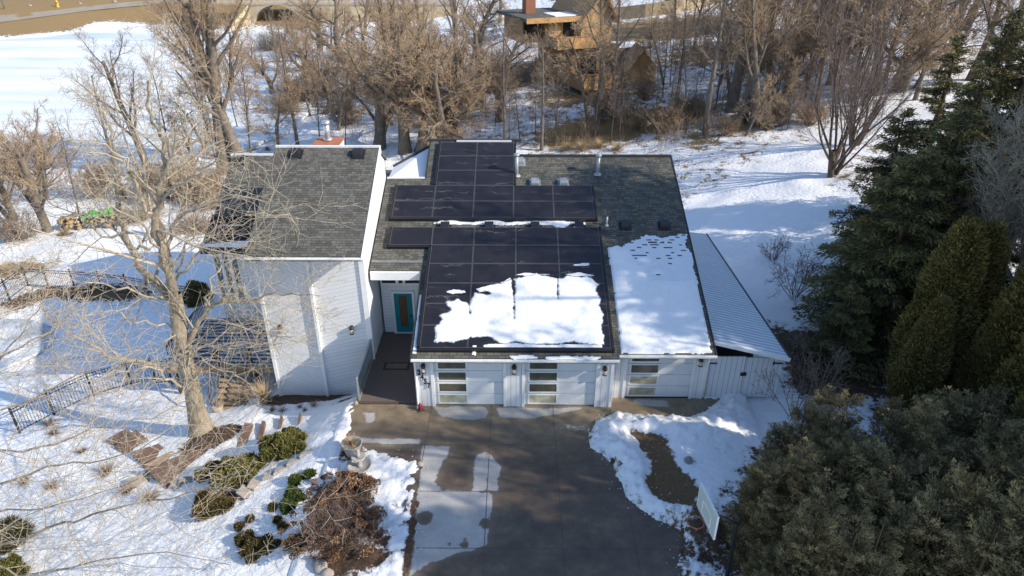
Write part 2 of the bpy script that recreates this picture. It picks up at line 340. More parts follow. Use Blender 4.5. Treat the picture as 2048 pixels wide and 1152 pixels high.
for a in [(420,875,1.0,1.0),(395,890,.7,.8),(455,862,.5,.8),(590,795,.5,.7,0,3),(640,795,.5,.9,0,3),(700,796,.4,.8,0,2),(560,800,.6,.6,0,2),
 (700,905,.5,.8),(670,1060,1.1,.8),(620,1000,.8,.5),(700,1000,1.0,.75),(690,1120,.9,.8),(560,905,.6,.9),(470,960,.6,.8),(420,1010,.6,.8),(300,990,.4,.6),(210,950,.5,.5,.6),(110,975,.5,.5,.5),(165,905,.35,.4,.6),
 (510,1090,.4,.7),(480,985,.6,.6),(520,1000,.4,.5),(800,960,.25,.35),(795,1010,.3,.5),(770,1080,.35,.5),(760,1120,.4,.5),
 (20,540,2.0,.9,1.2,1.6),(240,590,1.2,.9,.4,2.2),(120,585,1.0,.8,.2,2.5),(30,610,1.2,.8),(130,470,1.2,.6,.3),(480,245,2.5,.7,1.3),(500,300,2,.6,1),(570,300,1.6,.7,.9),(640,300,1.2,.7,.8),(560,215,2,.5,.9),
 (1640,700,2.2,.9),(1720,720,2.2,1.0),(1560,600,.9,.4),(1530,650,.7,.35),(1570,680,.9,.5),(1640,770,1.4,.7),(1850,850,2,.7),(1600,1050,3,.7),(1500,1100,1.6,.5),(1800,1050,3,.7),(1900,700,2,.6),(1560,520,.8,.5),(1490,480,.8,.4),(1500,900,.5,.3),(1390,920,.25,.35),
 (1300,240,4,.42,.5,2),(1180,270,3,.5,.9,1.8),(1400,280,2,.3,.4),(1500,250,2,.5,.3),(1100,140,5,.7,0,1.5),(1180,190,3,.5,.1,2),(1290,60,6,.5,.1,2),(1330,55,6,.5,.1,2),(1500,100,4,.8,0,2),(820,200,2,.5),(760,190,4,.5,.4,2),(700,180,4,.7,.5,2),(640,140,5,.6,.8,2)]: patch(*a)
bare=np.where((XX>-4.2)&(XX<-2.9)&(YY<-2.9),bare+.75*sstep(.42,.0,-sdist(DRIVE,XX,YY)),bare)   # bare soil strip beside the concrete
bare=np.where((XX>2)&(XX<7)&(YY<1),bare+.95*sstep(-.25,.3,sdist(ISLE,XX,YY)+(fbm(XX*2.5,YY*2.5,8)-.5)*.5)+.30*sstep(1.6,.0,-sdist(DRIVE,XX,YY))+.12*sstep(.25,.0,-sdist(DRIVE,XX,YY)),bare); tan=np.where((XX>3.5)&(XX<6.5)&(YY<-1)&(YY>-6),tan+.42,tan); bare=np.where((XX>-7)&(XX<-2.9)&(YY<.3),bare+.22*sstep(1.4,0,-sdist(DRIVE,XX,YY)),bare)
ground_me=mesh_np('ground',np.stack([XX.ravel(),YY.ravel(),ZZ.ravel()],1),GF,True,{'bare':np.clip(bare,0,1.6).ravel(),'tan':np.clip(tan,0,1.5).ravel()})
t=NT('snow_ground'); p=t.pos(); b=t.attr('bare'); tn=t.attr('tan')
n1=t.noise(p,1.1,8,.68); n2=t.noise(p,6,6,.65); n3=t.noise(p,.23,3)
v=t.math('ADD',b,t.math('ADD',t.math('MULTIPLY',t.math('SUBTRACT',n1,.5),1.5),t.math('MULTIPLY',t.math('SUBTRACT',n2,.5),.9)))
mask=t.mr(v,.50,.62); speck=t.mr(v,.40,.5,0,.25)
lit=t.ramp(t.noise(p,14,5,.7),[(.25,(.028,.017,.011)),(.5,(.085,.05,.03)),(.78,(.19,.115,.065))])
gr=t.ramp(t.mapping(p,scale=(1,1,1)) and t.noise(p,9,5,.7),[(.25,(.13,.075,.03)),(.55,(.3,.2,.085)),(.8,(.46,.34,.17))])
soil=t.mix(t.mr(tn,.25,.7),lit,gr)
snow=t.ramp(n3,[(.3,(.80,.82,.85)),(.7,(.87,.88,.9))])
snow=t.mix(speck,snow,(.4,.33,.27)); t.col(t.mix(mask,snow,soil)); t.rough(t.mr(mask,0,1,.7,.95))
vo=t.new('ShaderNodeTexVoronoi'); vo.inputs['Scale'].default_value=2.2; t.lk(p,vo.inputs['Vector'])
hb=t.math('ADD',t.math('MULTIPLY',t.noise(p,4,6,.6),1.0),t.math('MULTIPLY',t.mr(vo.outputs['Distance'],0,.35),.35))
hb=t.math('SUBTRACT',hb,t.math('MULTIPLY',mask,t.math('MULTIPLY',t.noise(p,30,3),.5)))
t.bump(hb,.75,.09)
tag(link('ground',ground_me,M['snow_ground']),kind='structure')
# frozen lake
t=NT('lake_snow'); p=t.pos(); q=t.mapping(p,scale=(.012,.09,1)); n=t.noise(q,1.0,6,.6); n2=t.noise(t.mapping(p,scale=(.05,.3,1)),1,5)
t.col(t.ramp(t.math('ADD',t.math('MULTIPLY',n,.7),t.math('MULTIPLY',n2,.3)),[(.36,(.48,.56,.6)),(.5,(.74,.78,.81)),(.6,(.87,.88,.9))])).rough(.6).bump(t.noise(p,.8,5),.4,.1)
mb=MB(); lp=[(x*1.0,y) for x,y in LAKE]; cx=sum(a for a,_ in lp)/len(lp); cy=sum(b for _,b in lp)/len(lp)
mb.slab([(a,b,-5.0) for a,b in [(cx+(x-cx)*1.04,cy+(y-cy)*1.04) for x,y in lp]][::-1],.3); tag(mb.build('lake_ice',M['lake_snow']),kind='structure')
# driveway slab: dry and wet concrete (wet patches have shapes of their own)
dx=np.arange(-6.35,8.0,.06); dy=np.arange(-14.2,.62,.06); DX,DY=np.meshgrid(dx,dy)
def wp(px): return [tuple(atz(a,b,0)[:2]) for a,b in px]
DRY=[wp([(846,893),(900,893),(893,910),(868,965),(884,983),(838,983)]),wp([(945,983),(947,945),(955,910),(972,905),(975,983)]),wp([(974,983),(976,908),(1002,935),(996,958),(993,982)]),
 wp([(838,984),(980,983),(985,1010),(978,1040),(975,1090),(900,1112),(860,1125),(825,1148),(820,1152)]),
 wp([(866,813),(975,813),(972,836),(920,840),(885,832)]),wp([(993,815),(1120,815),(1162,816),(1100,832),(1045,838),(1000,834)]),wp([(1255,798),(1335,800),(1335,812),(1290,812)]),wp([(700,868),(760,870),(846,872),(846,893),(780,895),(705,890)]),wp([(720,820),(760,820),(755,850),(725,850)])]
WETB=[(849,1035,.27),(905,965,.28),(898,1087,.1),(930,1090,.12),(930,1078,.07),(972,1048,.2)]
wob=(fbm(DX*1.8,DY*1.8,41)-.5)*.5+(fbm(DX*7,DY*7,43)-.5)*.16
dry=np.full(DX.shape,-1.0)
for k,P in enumerate(DRY): dry=np.maximum(dry,sdist(P,DX,DY)*(1 if k not in(7,8) else .8)-(0 if k not in (7,8) else .12))
for a,b,r in WETB:
    c=atz(a,b,0); dry=np.minimum(dry,np.hypot(DX-c[0],DY-c[1])-r)
dry=dry+wob*.45
frost=np.exp(-((DX-2.1)/.5)**2-((DY+1.25)/.12)**2)
n_x=len(dx); I=(np.arange(len(dy)-1)[:,None]*n_x+np.arange(n_x-1)[None]).ravel(); DFc=np.stack([I,I+1,I+n_x+1,I+n_x],1)
keep=(sdist(DRIVE,DX,DY)>-.5).ravel()[DFc].all(1); keep&=~((DX.ravel()[DFc].mean(1)<-3.7)&(DY.ravel()[DFc].mean(1)>.1))
slope=-.004*np.maximum(0,-DY-1)
drive_me=mesh_np('driveway',np.stack([DX.ravel(),DY.ravel(),slope.ravel()*0],1),DFc[keep],False,{'sun_warm':np.clip(sstep(-3.4,-.6,DY+(fbm(DX*.8,DY*.8,91)-.5)*2.2),0,1).ravel(),'dry':dry.ravel(),'frost':frost.ravel()})  # includes a mask for sunlight painted into the colour towards the garage
t=NT('driveway_concrete'); p=t.pos(); d=t.attr('dry'); n=t.noise(p,9,6,.65); nf=t.noise(p,26,6,.8); nl=t.noise(p,1.1,7,.7)
m=t.mr(t.math('ADD',d,t.math('MULTIPLY',t.math('SUBTRACT',n,.5),.16)),-.02,.03)
edge=t.mr(d,-.28,.0,0,.35)
wet=t.ramp(nl,[(.3,(.064,.048,.037)),(.55,(.118,.087,.062)),(.75,(.205,.152,.1))]); dryc=t.ramp(nl,[(.3,(.36,.345,.33)),(.7,(.49,.475,.455))])
sun_warm=t.attr('sun_warm'); wet=t.mix(sun_warm,wet,t.ramp(t.noise(p,1.7,6,.7),[(.3,(.13,.1,.07)),(.7,(.3,.235,.155))])); c=t.mix(m,t.mix(edge,wet,(.25,.2,.15)),dryc); c=t.mix(1.0,c,t.ramp(nf,[(.25,(.62,.62,.62)),(.75,(1.35,1.35,1.35))]),'MULTIPLY')  # wet tone turned paler tan near the garage, sunlight put into the colour
sp=t.new('ShaderNodeSeparateXYZ'); t.lk(p,sp.inputs[0])
def joint(o,vals,w=.014):
    a=None
    for v_ in vals:
        k=t.math('LESS_THAN',t.math('ABSOLUTE',t.math('SUBTRACT',o,v_)),w); a=k if a is None else t.math('MAXIMUM',a,k)
    return a
j=t.math('MAXIMUM',joint(sp.outputs[0],[-3.24,-.93,1.42,3.6]),joint(sp.outputs[1],[-2.2,-4.45,-6.75]))
j=t.math('MULTIPLY',j,t.math('GREATER_THAN',t.noise(p,3,2),.33))
c=t.mix(t.math('MULTIPLY',j,t.mr(m,0,1,.45,.8)),c,(.03,.025,.02)); c=t.mix(t.math('MULTIPLY',t.attr('frost'),t.mr(n,.45,.65,0,.7)),c,(.8,.8,.82))
t.col(c); t.rough(t.mr(m,0,1,.55,.9)); t.bump(t.math('SUBTRACT',nf,t.math('MULTIPLY',j,2)),.35,.008)
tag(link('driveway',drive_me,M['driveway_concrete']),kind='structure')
# crumbs of snow along the ploughed edges
_g=np.random.default_rng(12); _n=3200; cx_=_g.uniform(-4.5,6.6,_n); cy_=_g.uniform(-8.5,.2,_n); _s=sdist(DRIVE,cx_,cy_); _i=-sdist(ISLE,cx_,cy_)
_k=((_s>0)&(_s<np.abs(_g.normal(0,.22,_n)))&(cy_<-.4))|((_i<0)&(-_i<np.abs(_g.normal(0,.3,_n)))); cx_,cy_=cx_[_k],cy_[_k]; m=MB()
for a_,b_ in zip(cx_,cy_):
    r_=float(_g.uniform(.006,.026)); z_=max(gz(a_,b_),0)+r_*.4; m.add([(a_-r_,b_,z_),(a_+r_*.8,b_,z_+r_*.2),(a_,b_-r_,z_),(a_,b_+r_*.9,z_),(a_,b_,z_+r_),(a_,b_,z_-r_)],[(0,2,4),(2,1,4),(1,3,4),(3,0,4),(2,0,5),(1,2,5),(3,1,5),(0,3,5)])
tag(m.build('snow_crumbs',M['roof_snow']),'crumbs of snow scattered along the ploughed driveway edge','snow',None,'stuff')
# road on the far bank
t=simple('asphalt_far',(.3,.26,.21),.85,.12,.3)
mb=MB(); pr=[(-120,66,52),(0,46,32),(90,34,24),(180,22,13),(260,14,5),(340,8,-1),(520,4,-6)]
L=[];U=[]
for a,b,c_ in pr:
    for l,yy in ((L,b),(U,c_)):
        q=at(a,yy); l.append((q[0],q[1],q[2]+.12))
for i in range(len(pr)-1): mb.add([L[i],L[i+1],U[i+1],U[i]],[(0,1,2,3)])
tag(mb.build('road',M['asphalt_far']),kind='structure')
# ------------------------------------------------------------ light
SUNAZ=R(72); SUNEL=R(31)   # azimuth turned from -Y towards +X
sd=Vector((math.sin(SUNAZ)*math.cos(SUNEL),-math.cos(SUNAZ)*math.cos(SUNEL),math.sin(SUNEL)))
sl=bpy.data.lights.new('sun','SUN'); sl.energy=3.5; sl.angle=R(.5); sl.color=(1,.9,.75); so=bpy.data.objects.new('sun',sl); COL.objects.link(so)
so.rotation_euler=sd.to_track_quat('Z','Y').to_euler()
w=bpy.data.worlds.new('World'); SC.world=w; w.use_nodes=True; bg=w.node_tree.nodes['Background']; sky=w.node_tree.nodes.new('ShaderNodeTexSky')
sky.sky_type='NISHITA'; sky.sun_disc=False; sky.sun_elevation=SUNEL; sky.sun_rotation=math.atan2(sd.x,sd.y); sky.air_density=1.0; sky.dust_density=.4; sky.ozone_density=2.5
w.node_tree.links.new(sky.outputs[0],bg.inputs[0]); bg.inputs[1].default_value=.135
vs=SC.view_settings; vs.view_transform='Standard'; vs.look='None'; vs.exposure=.8; vs.gamma=1; vs.use_curve_mapping=False
SC.cycles.max_bounces=5; SC.cycles.diffuse_bounces=3; SC.cycles.glossy_bounces=2; SC.cycles.transmission_bounces=4; SC.cycles.transparent_max_bounces=6
SC.cycles.caustics_reflective=False; SC.cycles.caustics_refractive=False
# ------------------------------------------------------------ the house
S=math.tan(R(21)); SN=math.hypot(1,S)
def rz(y): return 2.48+S*(y+.4)
TY=2.06; _e0=aty(491,511,TY); _e1=aty(722,515,TY); TXL,TXR=float(_e0[0]),float(_e1[0]); TZ0=float((_e0[2]+_e1[2])/2); TS=(7.85-TZ0)/(7.83-TY)
def tz(y): return TZ0+TS*(y-TY)
house=wroot('house',(0,6,0),'large white house with grey shingle roofs, solar panels and a three-door garage','house')
HP=house
def part(name,mb,mat,par=None,bevel=0):
    o=link(name,mb.mesh(name),M[mat],None)
    par=par or HP; o.parent=par
    # parts are in world coordinates; only direct children of the root need the offset
    if par is HP: o.location=(0,-6,0)
    if bevel:
        m=o.modifiers.new('bevel','BEVEL'); m.width=bevel; m.segments=2; m.limit_method='ANGLE'
    return o
def rp(x,y,dz=0): return (x,y,rz(y)+dz)
def tp(x,y,dz=0): return (x,y,tz(y)+dz)
# roofs
mainroof=part('roof',MB().slab([rp(x,y) for x,y in [(-3.8,-.4),(3.73,-.4),(3.73,10.4),(-.05,10.4),(-.05,11.5),(-4.15,11.5),(-4.15,8.92),(-5.93,8.92),(-5.93,3.62),(-3.8,3.62)]],.2),'shingle_green')
mainroof['label']='olive grey shingle roof under the solar panels'
rr=part('roof',MB().slab([rp(3.737,-.2),rp(7.27,-.2),rp(7.27,10.4),rp(3.737,10.4)],.2),'shingle_green'); rr['label']='shingle roof over the third garage, dark with shade and snow'
m=MB(); m.slab([(-4.15,11.5,7.04),(-.05,11.5,7.04),(-.05,16.2,5.24),(-4.15,16.2,5.24)],.2); m.slab([(-.045,10.4,6.62),(7.27,10.4,6.62),(7.27,16.2,4.4),(-.045,16.2,4.4)],.2); part('rear_roof',m,'shingle')
m=MB(); m.box(-.04,7.3,10.34,10.48,6.60,6.71); m.box(-4.3,.2,11.44,11.6,7.02,7.13); part('ridge_cap',m,'dark_trim')
part('ridge_flashing',MB().box(-2.9,-.25,11.36,11.43,7.02,7.1),'white_trim')
tr=part('roof',MB().slab([tp(TXL,TY),tp(TXR,TY),tp(-5.93,7.83),tp(-10.36,7.83)],.2),'shingle'); tr['label']='steep grey shingle roof of the tall front block'
part('rear_roof',MB().slab([(-10.36,7.835,7.84),(-5.93,7.835,7.84),(-5.93,9.2,7.0),(-10.36,9.2,7.0)],.2),'shingle')
m=MB(); m.box(-10.4,-5.88,7.77,7.9,7.8,7.9); m.box(-14.8,-10.4,13.29,13.42,5.7,5.8); part('ridge_flashing',m,'gutter_white')
WZ=lambda y:3.93+.53*(y-9.9)
m=MB(); m.slab([(-14.7,9.9,WZ(9.9)),(-10.37,9.9,WZ(9.9)),(-10.37,13.35,WZ(13.35)),(-14.7,13.35,WZ(13.35))],.2); wr=part('roof',m,'shingle'); wr['label']='lower grey shingle roof of the left wing'
m=MB(); m.slab([(-14.7,13.355,WZ(13.35)),(-10.37,13.355,WZ(13.35)),(-10.37,16.6,4.1),(-14.7,16.6,4.1)],.2); m.slab([(-10.36,9.9,5.3),(-5.93,9.9,5.3),(-5.93,16.6,3.9),(-10.36,16.6,3.9)],.2); m.box(-10.3,-6,9.0,9.1,-3,6.85); part('rear_roof',m,'shingle')
BZ=lambda y:2.76+.53*(y-8.4)
br=part('roof',MB().slab([(-14.95,8.35,BZ(8.35)),(-10.42,8.35,BZ(8.35)),(-10.42,10.2,BZ(10.2)),(-14.95,10.2,BZ(10.2))],.16),'shingle_shaded'); br['label']='roof over the bay window, shade painted into its dark shingles'
# snow cricket between the blocks
m=MB(); A,B_,C_,D_=(-5.92,8.97,5.95),(-4.2,8.97,5.9),(-4.2,12.0,6.62),(-5.92,10.6,6.0)
m.slab([A,B_,C_,D_],.3); part('cricket',m,'roof_snow')
m=MB(); m.slab([(-5.92,10.62,5.95),(-4.21,12.02,6.57),(-4.21,13.5,5.9),(-5.92,13.5,5.5)],.2); part('rear_roof',m,'shingle')
m=MB(); m.bar((-5.92,10.64,6.05),(-4.2,12.05,6.68),.08,.1); part('cricket_edge',m,'dark_trim')
part('flashing',MB().box(-5.92,-4.2,8.88,8.965,6.0,6.1),'white_trim')
# walls
def wall(mb,mat,label=None,par=None):
    o=part('wall',mb,mat,par)
    if label: o['label']=label
    return o
m=MB()
for a,b in ((-3.78,-3.13),(-.45,.30),(3.04,3.62)): m.box(a,b,0,.16,-.02,2.13)
m.box(-3.78,3.62,0,.16,2.13,2.42); wall(m,'white_vertical','white board garage front with pilasters')
m=MB()
for a,b in ((3.625,4.2),(6.78,7.22)): m.box(a,b,.55,.7,-.02,2.13)
m.box(3.625,7.22,.55,.7,2.13,2.7); m.box(3.5,3.62,.165,.7,-.02,2.55); wall(m,'white_vertical','white front of the set-back third garage')
m=MB()
for a,b in ((-3.8,-3.68),(-3.2,-3.08),(-.47,-.36),(.22,.33),(3.0,3.1),(3.54,3.66)): part('door_trim',MB().box(a,b,-.03,-.002,-.01,2.38),'white_trim',bevel=.006)
for a,b in ((4.13,4.24),(6.73,6.85),(7.16,7.26)): part('door_trim',MB().box(a,b,.515,.547,-.01,2.55),'white_trim',bevel=.006)
m=MB().prism([(.165,-.3),(5.2,-.3),(5.2,rz(5.2)-.21),(.165,rz(.165)-.21)],-3.78,-3.64); wall(m,'white_horizontal')
m=MB().prism([(.71,-.3),(10.4,-.3),(16,-2.5),(16,4.2),(10.4,6.4),(.71,rz(.71)-.21)],7.08,7.22); wall(m,'white_horizontal')
m=MB(); m.box(-5.92,7.07,15.8,15.95,-3,4.35); m.box(-14.5,-5.93,16.2,16.35,-3,4.0); wall(m,'white_horizontal')
m=MB(); m.box(-5.9,-3.79,5.2,5.32,-.1,4.35); wall(m,'white_horizontal','pale wall around the teal front door')
# tall block
m=MB().box(-10.3,-8.26,3.06,3.2,-2.6,4.98); wall(m,'white_diag_down','tall white wall of boards running down to the right')
m=MB().box(-8.14,-6.02,3.06,3.2,-2.6,4.98); wall(m,'white_diag_up','tall white wall of boards, half in shade')
m=MB().prism([(3.2,-2.6),(9.1,-2.6),(9.1,6.8),(7.83,tz(7.83)-.21),(3.2,tz(3.2)-.21)],-6.14,-6.0); wall(m,'white_horizontal')
m=MB().prism([(3.2,-2.8),(9.1,-2.8),(9.1,6.8),(7.83,tz(7.83)-.21),(3.2,tz(3.2)-.21)],-10.3,-10.18); wall(m,'white_horizontal')
m=MB(); m.box(-10.36,-10.22,3.02,3.057,-2.5,4.95); m.box(-8.26,-8.14,2.9,3.2,-2.2,4.98); m.box(-6.2,-5.97,3.0,3.056,-2.2,4.95); m.box(-10.2,-6.2,3.035,3.056,4.72,4.92)
part('corner_board',m,'white_trim',bevel=.006)
part('rake_board',MB().bar((TXR+.03,TY,tz(TY)-.14),(-5.9,7.85,tz(7.85)-.14),.05,.3),'white_trim'); m=MB(); m.bar((TXL-.03,TY,tz(TY)-.12),(-10.39,7.85,tz(7.85)-.12),.05,.22); part('rake_board',m,'shingle')
# left wing and bay
m=MB(); m.box(-14.5,-10.37,10.22,10.34,-3,3.95); m.prism([(10.35,-3),(16.2,-3),(16.2,3.9),(13.35,WZ(13.35)-.21),(10.35,WZ(10.35)-.21)],-14.5,-14.38); wall(m,'white_vertical')
Xa,Xb=float(aty(430,540,8.75)[0]),float(aty(481,540,8.75)[0])
m=MB(); m.box(-14.75,Xa,8.75,8.87,-3,2.55); m.box(Xb,-10.32,8.75,8.87,-3,2.55); m.box(Xa,Xb,8.75,8.87,-3,-.55); m.box(Xa,Xb,8.75,8.87,2.3,2.55); m.prism([(8.88,-3),(10.2,-3),(10.2,BZ(10.2)-.2),(8.88,BZ(8.88)-.2)],-14.75,-14.65); wall(m,'white_vertical','shaded pale wall around the tall bay window')
bw=part('window',MB().box(Xa+.02,Xb-.02,8.83,8.85,-.53,2.28),'window_glass')
m=MB(); 
for x in (Xa,Xa+.35,Xa+.42,Xb-.5,Xb-.43,Xb-.07): m.box(x,x+.07,8.73,8.826,-.55,2.3)
for z in (-.55,.45,2.23): m.box(Xa+.072,Xb-.072,8.735,8.825,z,z+.07)
part('frame',m,'white_trim',bw); bw['label']='tall triple bay window'
# gutters and fascias
m=MB(); m.box(-3.82,3.745,-.49,-.405,2.36,2.46); part('gutter',m,'gutter_white',bevel=.015)
m=MB(); m.box(3.76,7.32,-.29,-.205,2.43,2.53); part('gutter',m,'gutter_white',bevel=.015)
m=MB(); m.box(TXL-.05,TXR+.03,TY-.09,TY-.005,TZ0-.12,TZ0-.03); part('gutter',m,'gutter_white',bevel=.015)
m=MB(); m.box(-15,-10.45,8.22,8.34,2.5,2.7); part('gutter',m,'black_metal')
m=MB(); m.box(-5.9,-3.83,3.5,3.615,3.62,3.97); part('fascia',m,'white_trim'); 
m=MB(); m.bar((-5.9,4.02,rz(4.02)+.03),(-3.85,4.02,rz(4.02)+.03),.05,.06); part('snow_guard',m,'grey_metal')
part('rake_board',MB().bar((7.3,-.2,rz(-.2)-.1),(7.3,10.42,rz(10.42)-.1),.05,.24),'dark_trim'); part('rake_board',MB().bar((-3.83,-.4,rz(-.4)-.1),(-3.83,3.6,rz(3.6)-.1),.05,.24),'dark_trim'); m=MB(); m.bar((-4.18,8.95,rz(8.95)-.1),(-4.18,11.5,rz(11.5)-.1),.05,.24); part('rake_board',m,'dark_trim')
part('downspout',MB().tube([(-3.74,-.1,2.3),(-3.74,-.08,2.0),(-3.74,-.08,.1),(-3.74,-.25,.05)],.04,8),'white_trim'); m=MB(); m.tube([(7.29,.42,2.4),(7.29,.48,2.1),(7.29,.48,.1)],.045,8); part('downspout',m,'white_trim')
# garage doors
def garage_door(x0,x1,y,light):
    d=MB()
    for k in range(4): d.box(x0+.01,x1-.01,y,y+.05,.012+k*.53,.53+k*.53-.004)
    o=part('garage_door',d,'white_door',bevel=.004)
    f=MB(); wx0=x0+.16; wx1=wx0+1.14
    for k in range(4):
        z0=k*.53+.11; z1=z0+.36; 
        f.box(wx0,wx1,y-.03,y-.002,z0-.05,z0); f.box(wx0,wx1,y-.03,y-.002,z1,z1+.05); f.box(wx0,wx0+.055,y-.03,y-.002,z0+.001,z1-.001); f.box(wx1-.055,wx1,y-.03,y-.002,z0+.001,z1-.001)
        part('pane',MB().box(wx0+.06,wx1-.06,y-.012,y-.004,z0+.002,z1-.002),'garage_glass_light' if k in light else 'garage_glass',o)
    part('window_frame',f,'white_trim',o)
    part('handle',MB().box((x0+x1)/2-.02,(x0+x1)/2+.3,y-.02,y-.003,.06,.085),'white_trim',o)
    part('bottom_seal',MB().box(x0,x1,y-.004,y+.055,-.03,.01),'black_metal',o)
    return o
garage_door(-3.13,-.45,.09,(0,))['label']='white garage door nearest the house number'
garage_door(.30,3.04,.09,(0,))['label']='white middle garage door'
garage_door(4.2,6.78,.62,(0,1))['label']='white garage door of the set-back bay'
m=MB(); m.box(-3.6,7.0,1.2,1.3,-.1,2.3); part('back_lining',m,'wood_dark')
# front door
m=MB(); dr=part('front_door',MB().box(-5.36,-4.58,5.14,5.18,.12,2.1),'teal_paint'); dr['label']='teal front door'
part('glass',MB().box(-5.16,-4.8,5.125,5.137,.42,2.0),'door_glass',dr)
m=MB(); m.box(-5.46,-5.37,5.12,5.195,.1,2.2); m.box(-4.57,-4.48,5.12,5.195,.1,2.2); m.box(-5.46,-4.48,5.121,5.195,2.11,2.21); m.box(-5.46,-4.48,5.05,5.195,.1,.118); part('frame',m,'white_trim',dr)
m=MB(); m.tube([(-4.66,5.13,1.0),(-4.66,5.06,1.0)],.025,8); m.bar((-4.66,5.06,1.0),(-4.76,5.06,1.0),.02,.02); part('handle',m,'black_metal',dr)
cw=part('window',MB().box(-5.82,-3.86,5.15,5.17,2.62,3.05),'dark_glass'); m=MB()
for a,b,c_,d_ in ((-5.88,-3.8,2.56,2.62),(-5.88,-3.8,3.05,3.11),(-5.88,-5.82,2.621,3.049),(-3.86,-3.8,2.621,3.049)): m.box(a,b,5.12,5.198,c_,d_)
part('frame',m,'white_trim',cw); m=MB(); m.box(-5.2,-5.08,5.0,5.11,2.6,3.3); m.box(-4.9,-4.78,5.0,5.11,2.6,3.3); part('bracket',m,'white_trim',cw)
# solar panels
AX=np.array((1,0,0.)); AS=np.array((0,1,S))/SN; AN=np.cross(AX,AS)
def solar(x0,s0):
    """panel with its lower left corner at x0 and slope distance s0 from the eave"""
    w,h=1.745,1.04; o0=np.array((x0,-.4+s0/SN,rz(-.4+s0/SN)))+AN*.13
    def q(u,v,n): return o0+AX*u+AS*v+AN*n
    g=MB().obox(q(w/2,h/2,0),AX*(w/2-.026),AS*(h/2-.026),AN*.012)
    o=part('solar_panel',g,'solar_glass'); f=MB()
    for u,v,a,b in ((w/2,.013,w/2-.002,.012),(w/2,h-.013,w/2-.002,.012),(.014,h/2,.012,h/2-.026),(w-.014,h/2,.012,h/2-.026)): f.obox(q(u,v,.004),AX*a,AS*b,AN*.02)
    part('frame',f,'solar_frame',o)
    return o
s=.36
for r in range(6):
    for c_ in range(4): solar(-3.52+1.75*c_,s+1.045*r)
solar(-3.52-1.75,s+1.045*5)
s2=(6.35+.4)*SN
for r in range(2):
    for c_ in range(5): solar(-5.38+1.75*c_,s2+1.045*r)
for r in range(2,5):
    for c_ in range(2): solar(-3.63+1.75*c_,s2+1.045*r)
def skirt(pts):
    m=MB()
    for (x0,a),(x1,b) in zip(pts[:-1],pts[1:]):
        P=lambda x,s_:np.array((x,-.4+s_/SN,rz(-.4+s_/SN)))+AN*.075
        A_,B2=P(x0,a),P(x1,b); d=(B2-A_); L=np.linalg.norm(d); d/=L; t_=np.cross(AN,d); m.obox((A_+B2)/2,d*(L/2+.04),t_*.045,AN*.068)
    return m
e=.06; S6=s+1.045*6
part('array_skirt',skirt([(-3.52-e,s-e),(3.48+e,s-e),(3.48+e,S6),(3.48+e,S6+e)]),'solar_skirt')
part('array_skirt',skirt([(-3.52-e,s+e*2),(-3.52-e,s+1.045*5-e),(-5.27-e,s+1.045*5-e),(-5.27-e,S6)]),'solar_skirt')
part('array_skirt',skirt([(-5.38-e,s2+2.09),(-5.38-e,s2-e),(3.37+e,s2-e),(3.37+e,s2+2.09)]),'solar_skirt')
part('array_skirt',skirt([(-3.63-e,s2+2.2),(-3.63-e,s2+1.045*5)]),'solar_skirt'); part('array_skirt',skirt([(-.13+e,s2+2.2),(-.13+e,s2+1.045*5)]),'solar_skirt')
# vents, pipes, chimney
def boxvent(px,py,pl,mat,w=.34,h=.2):
    if pl=='r': p=atplane(px,py,2.48,-.4,S); sl=S
    elif pl=='t': p=atplane(px,py,TZ0,TY,TS); sl=TS
    else: p=atplane(px,py,3.93,9.9,.53); sl=.53
    x,y,z=p; m=MB()
    m.prism([(y-w*.6,z-w*.6*sl-.02),(y+w*.6,z+w*.6*sl-.02),(y+w*.5,z+w*.5*sl+h*.75),(y-w*.45,z-w*.3*sl+h),(y-w*.6,z-w*.6*sl+h*.8)],x-w*.55,x+w*.55)
    m.add([(x-w*.8,y-w*.8,z-w*.8*sl+.012),(x+w*.8,y-w*.8,z-w*.8*sl+.012),(x+w*.8,y+w*.8,z+w*.8*sl+.012),(x-w*.8,y+w*.8,z+w*.8*sl+.012)],[(0,1,2,3)])
    return part('roof_vent',m,mat,bevel=.01)
for a in [(592,309,'t'),(716,309,'t'),(482,322,'w')]: boxvent(*a,'black_metal',.36,.22)
for a in [(890,455),(978,455),(1070,455),(1158,455),(1250,452),(1328,452)]: boxvent(*a,'r','black_metal',.34,.2)
for a in [(1040,325),(1070,367),(1127,367)]: o=boxvent(*a,'r','grey_metal',.32,.22); o['label']='square pale grey roof vent'
def pipe(px,py,h,r,cap):
    x,y,z=atplane(px,py,2.48,-.4,S); m=MB().tube([(x,y,z-.1),(x,y,z+h)],r,12)
    m.lathe([(r*2.4,-.02),(r*2.2,.03),(r*1.2,.1)],(x,y,z),12); o=part('vent_pipe',m,'grey_metal')
    if cap: part('cap',MB().lathe([(r*1.5,0),(r*1.7,.04),(r*1.5,.1),(.01,.13)],(x,y,z+h),12),'grey_metal',o)
pipe(1033,352,.95,.085,True); pipe(1195,349,.85,.085,True); pipe(1213,452,.42,.045,False)
p=aty(655,290,8.9); 
m=MB().box(p[0]-.55,p[0]+.55,8.6,9.7,6.4,p[2]+.05); ch=part('chimney',m,'white_horizontal')
m=MB(); m.box(p[0]-.6,p[0]+.6,8.55,9.75,p[2]+.06,p[2]+.13); part('cap',m,'orange_metal',ch)
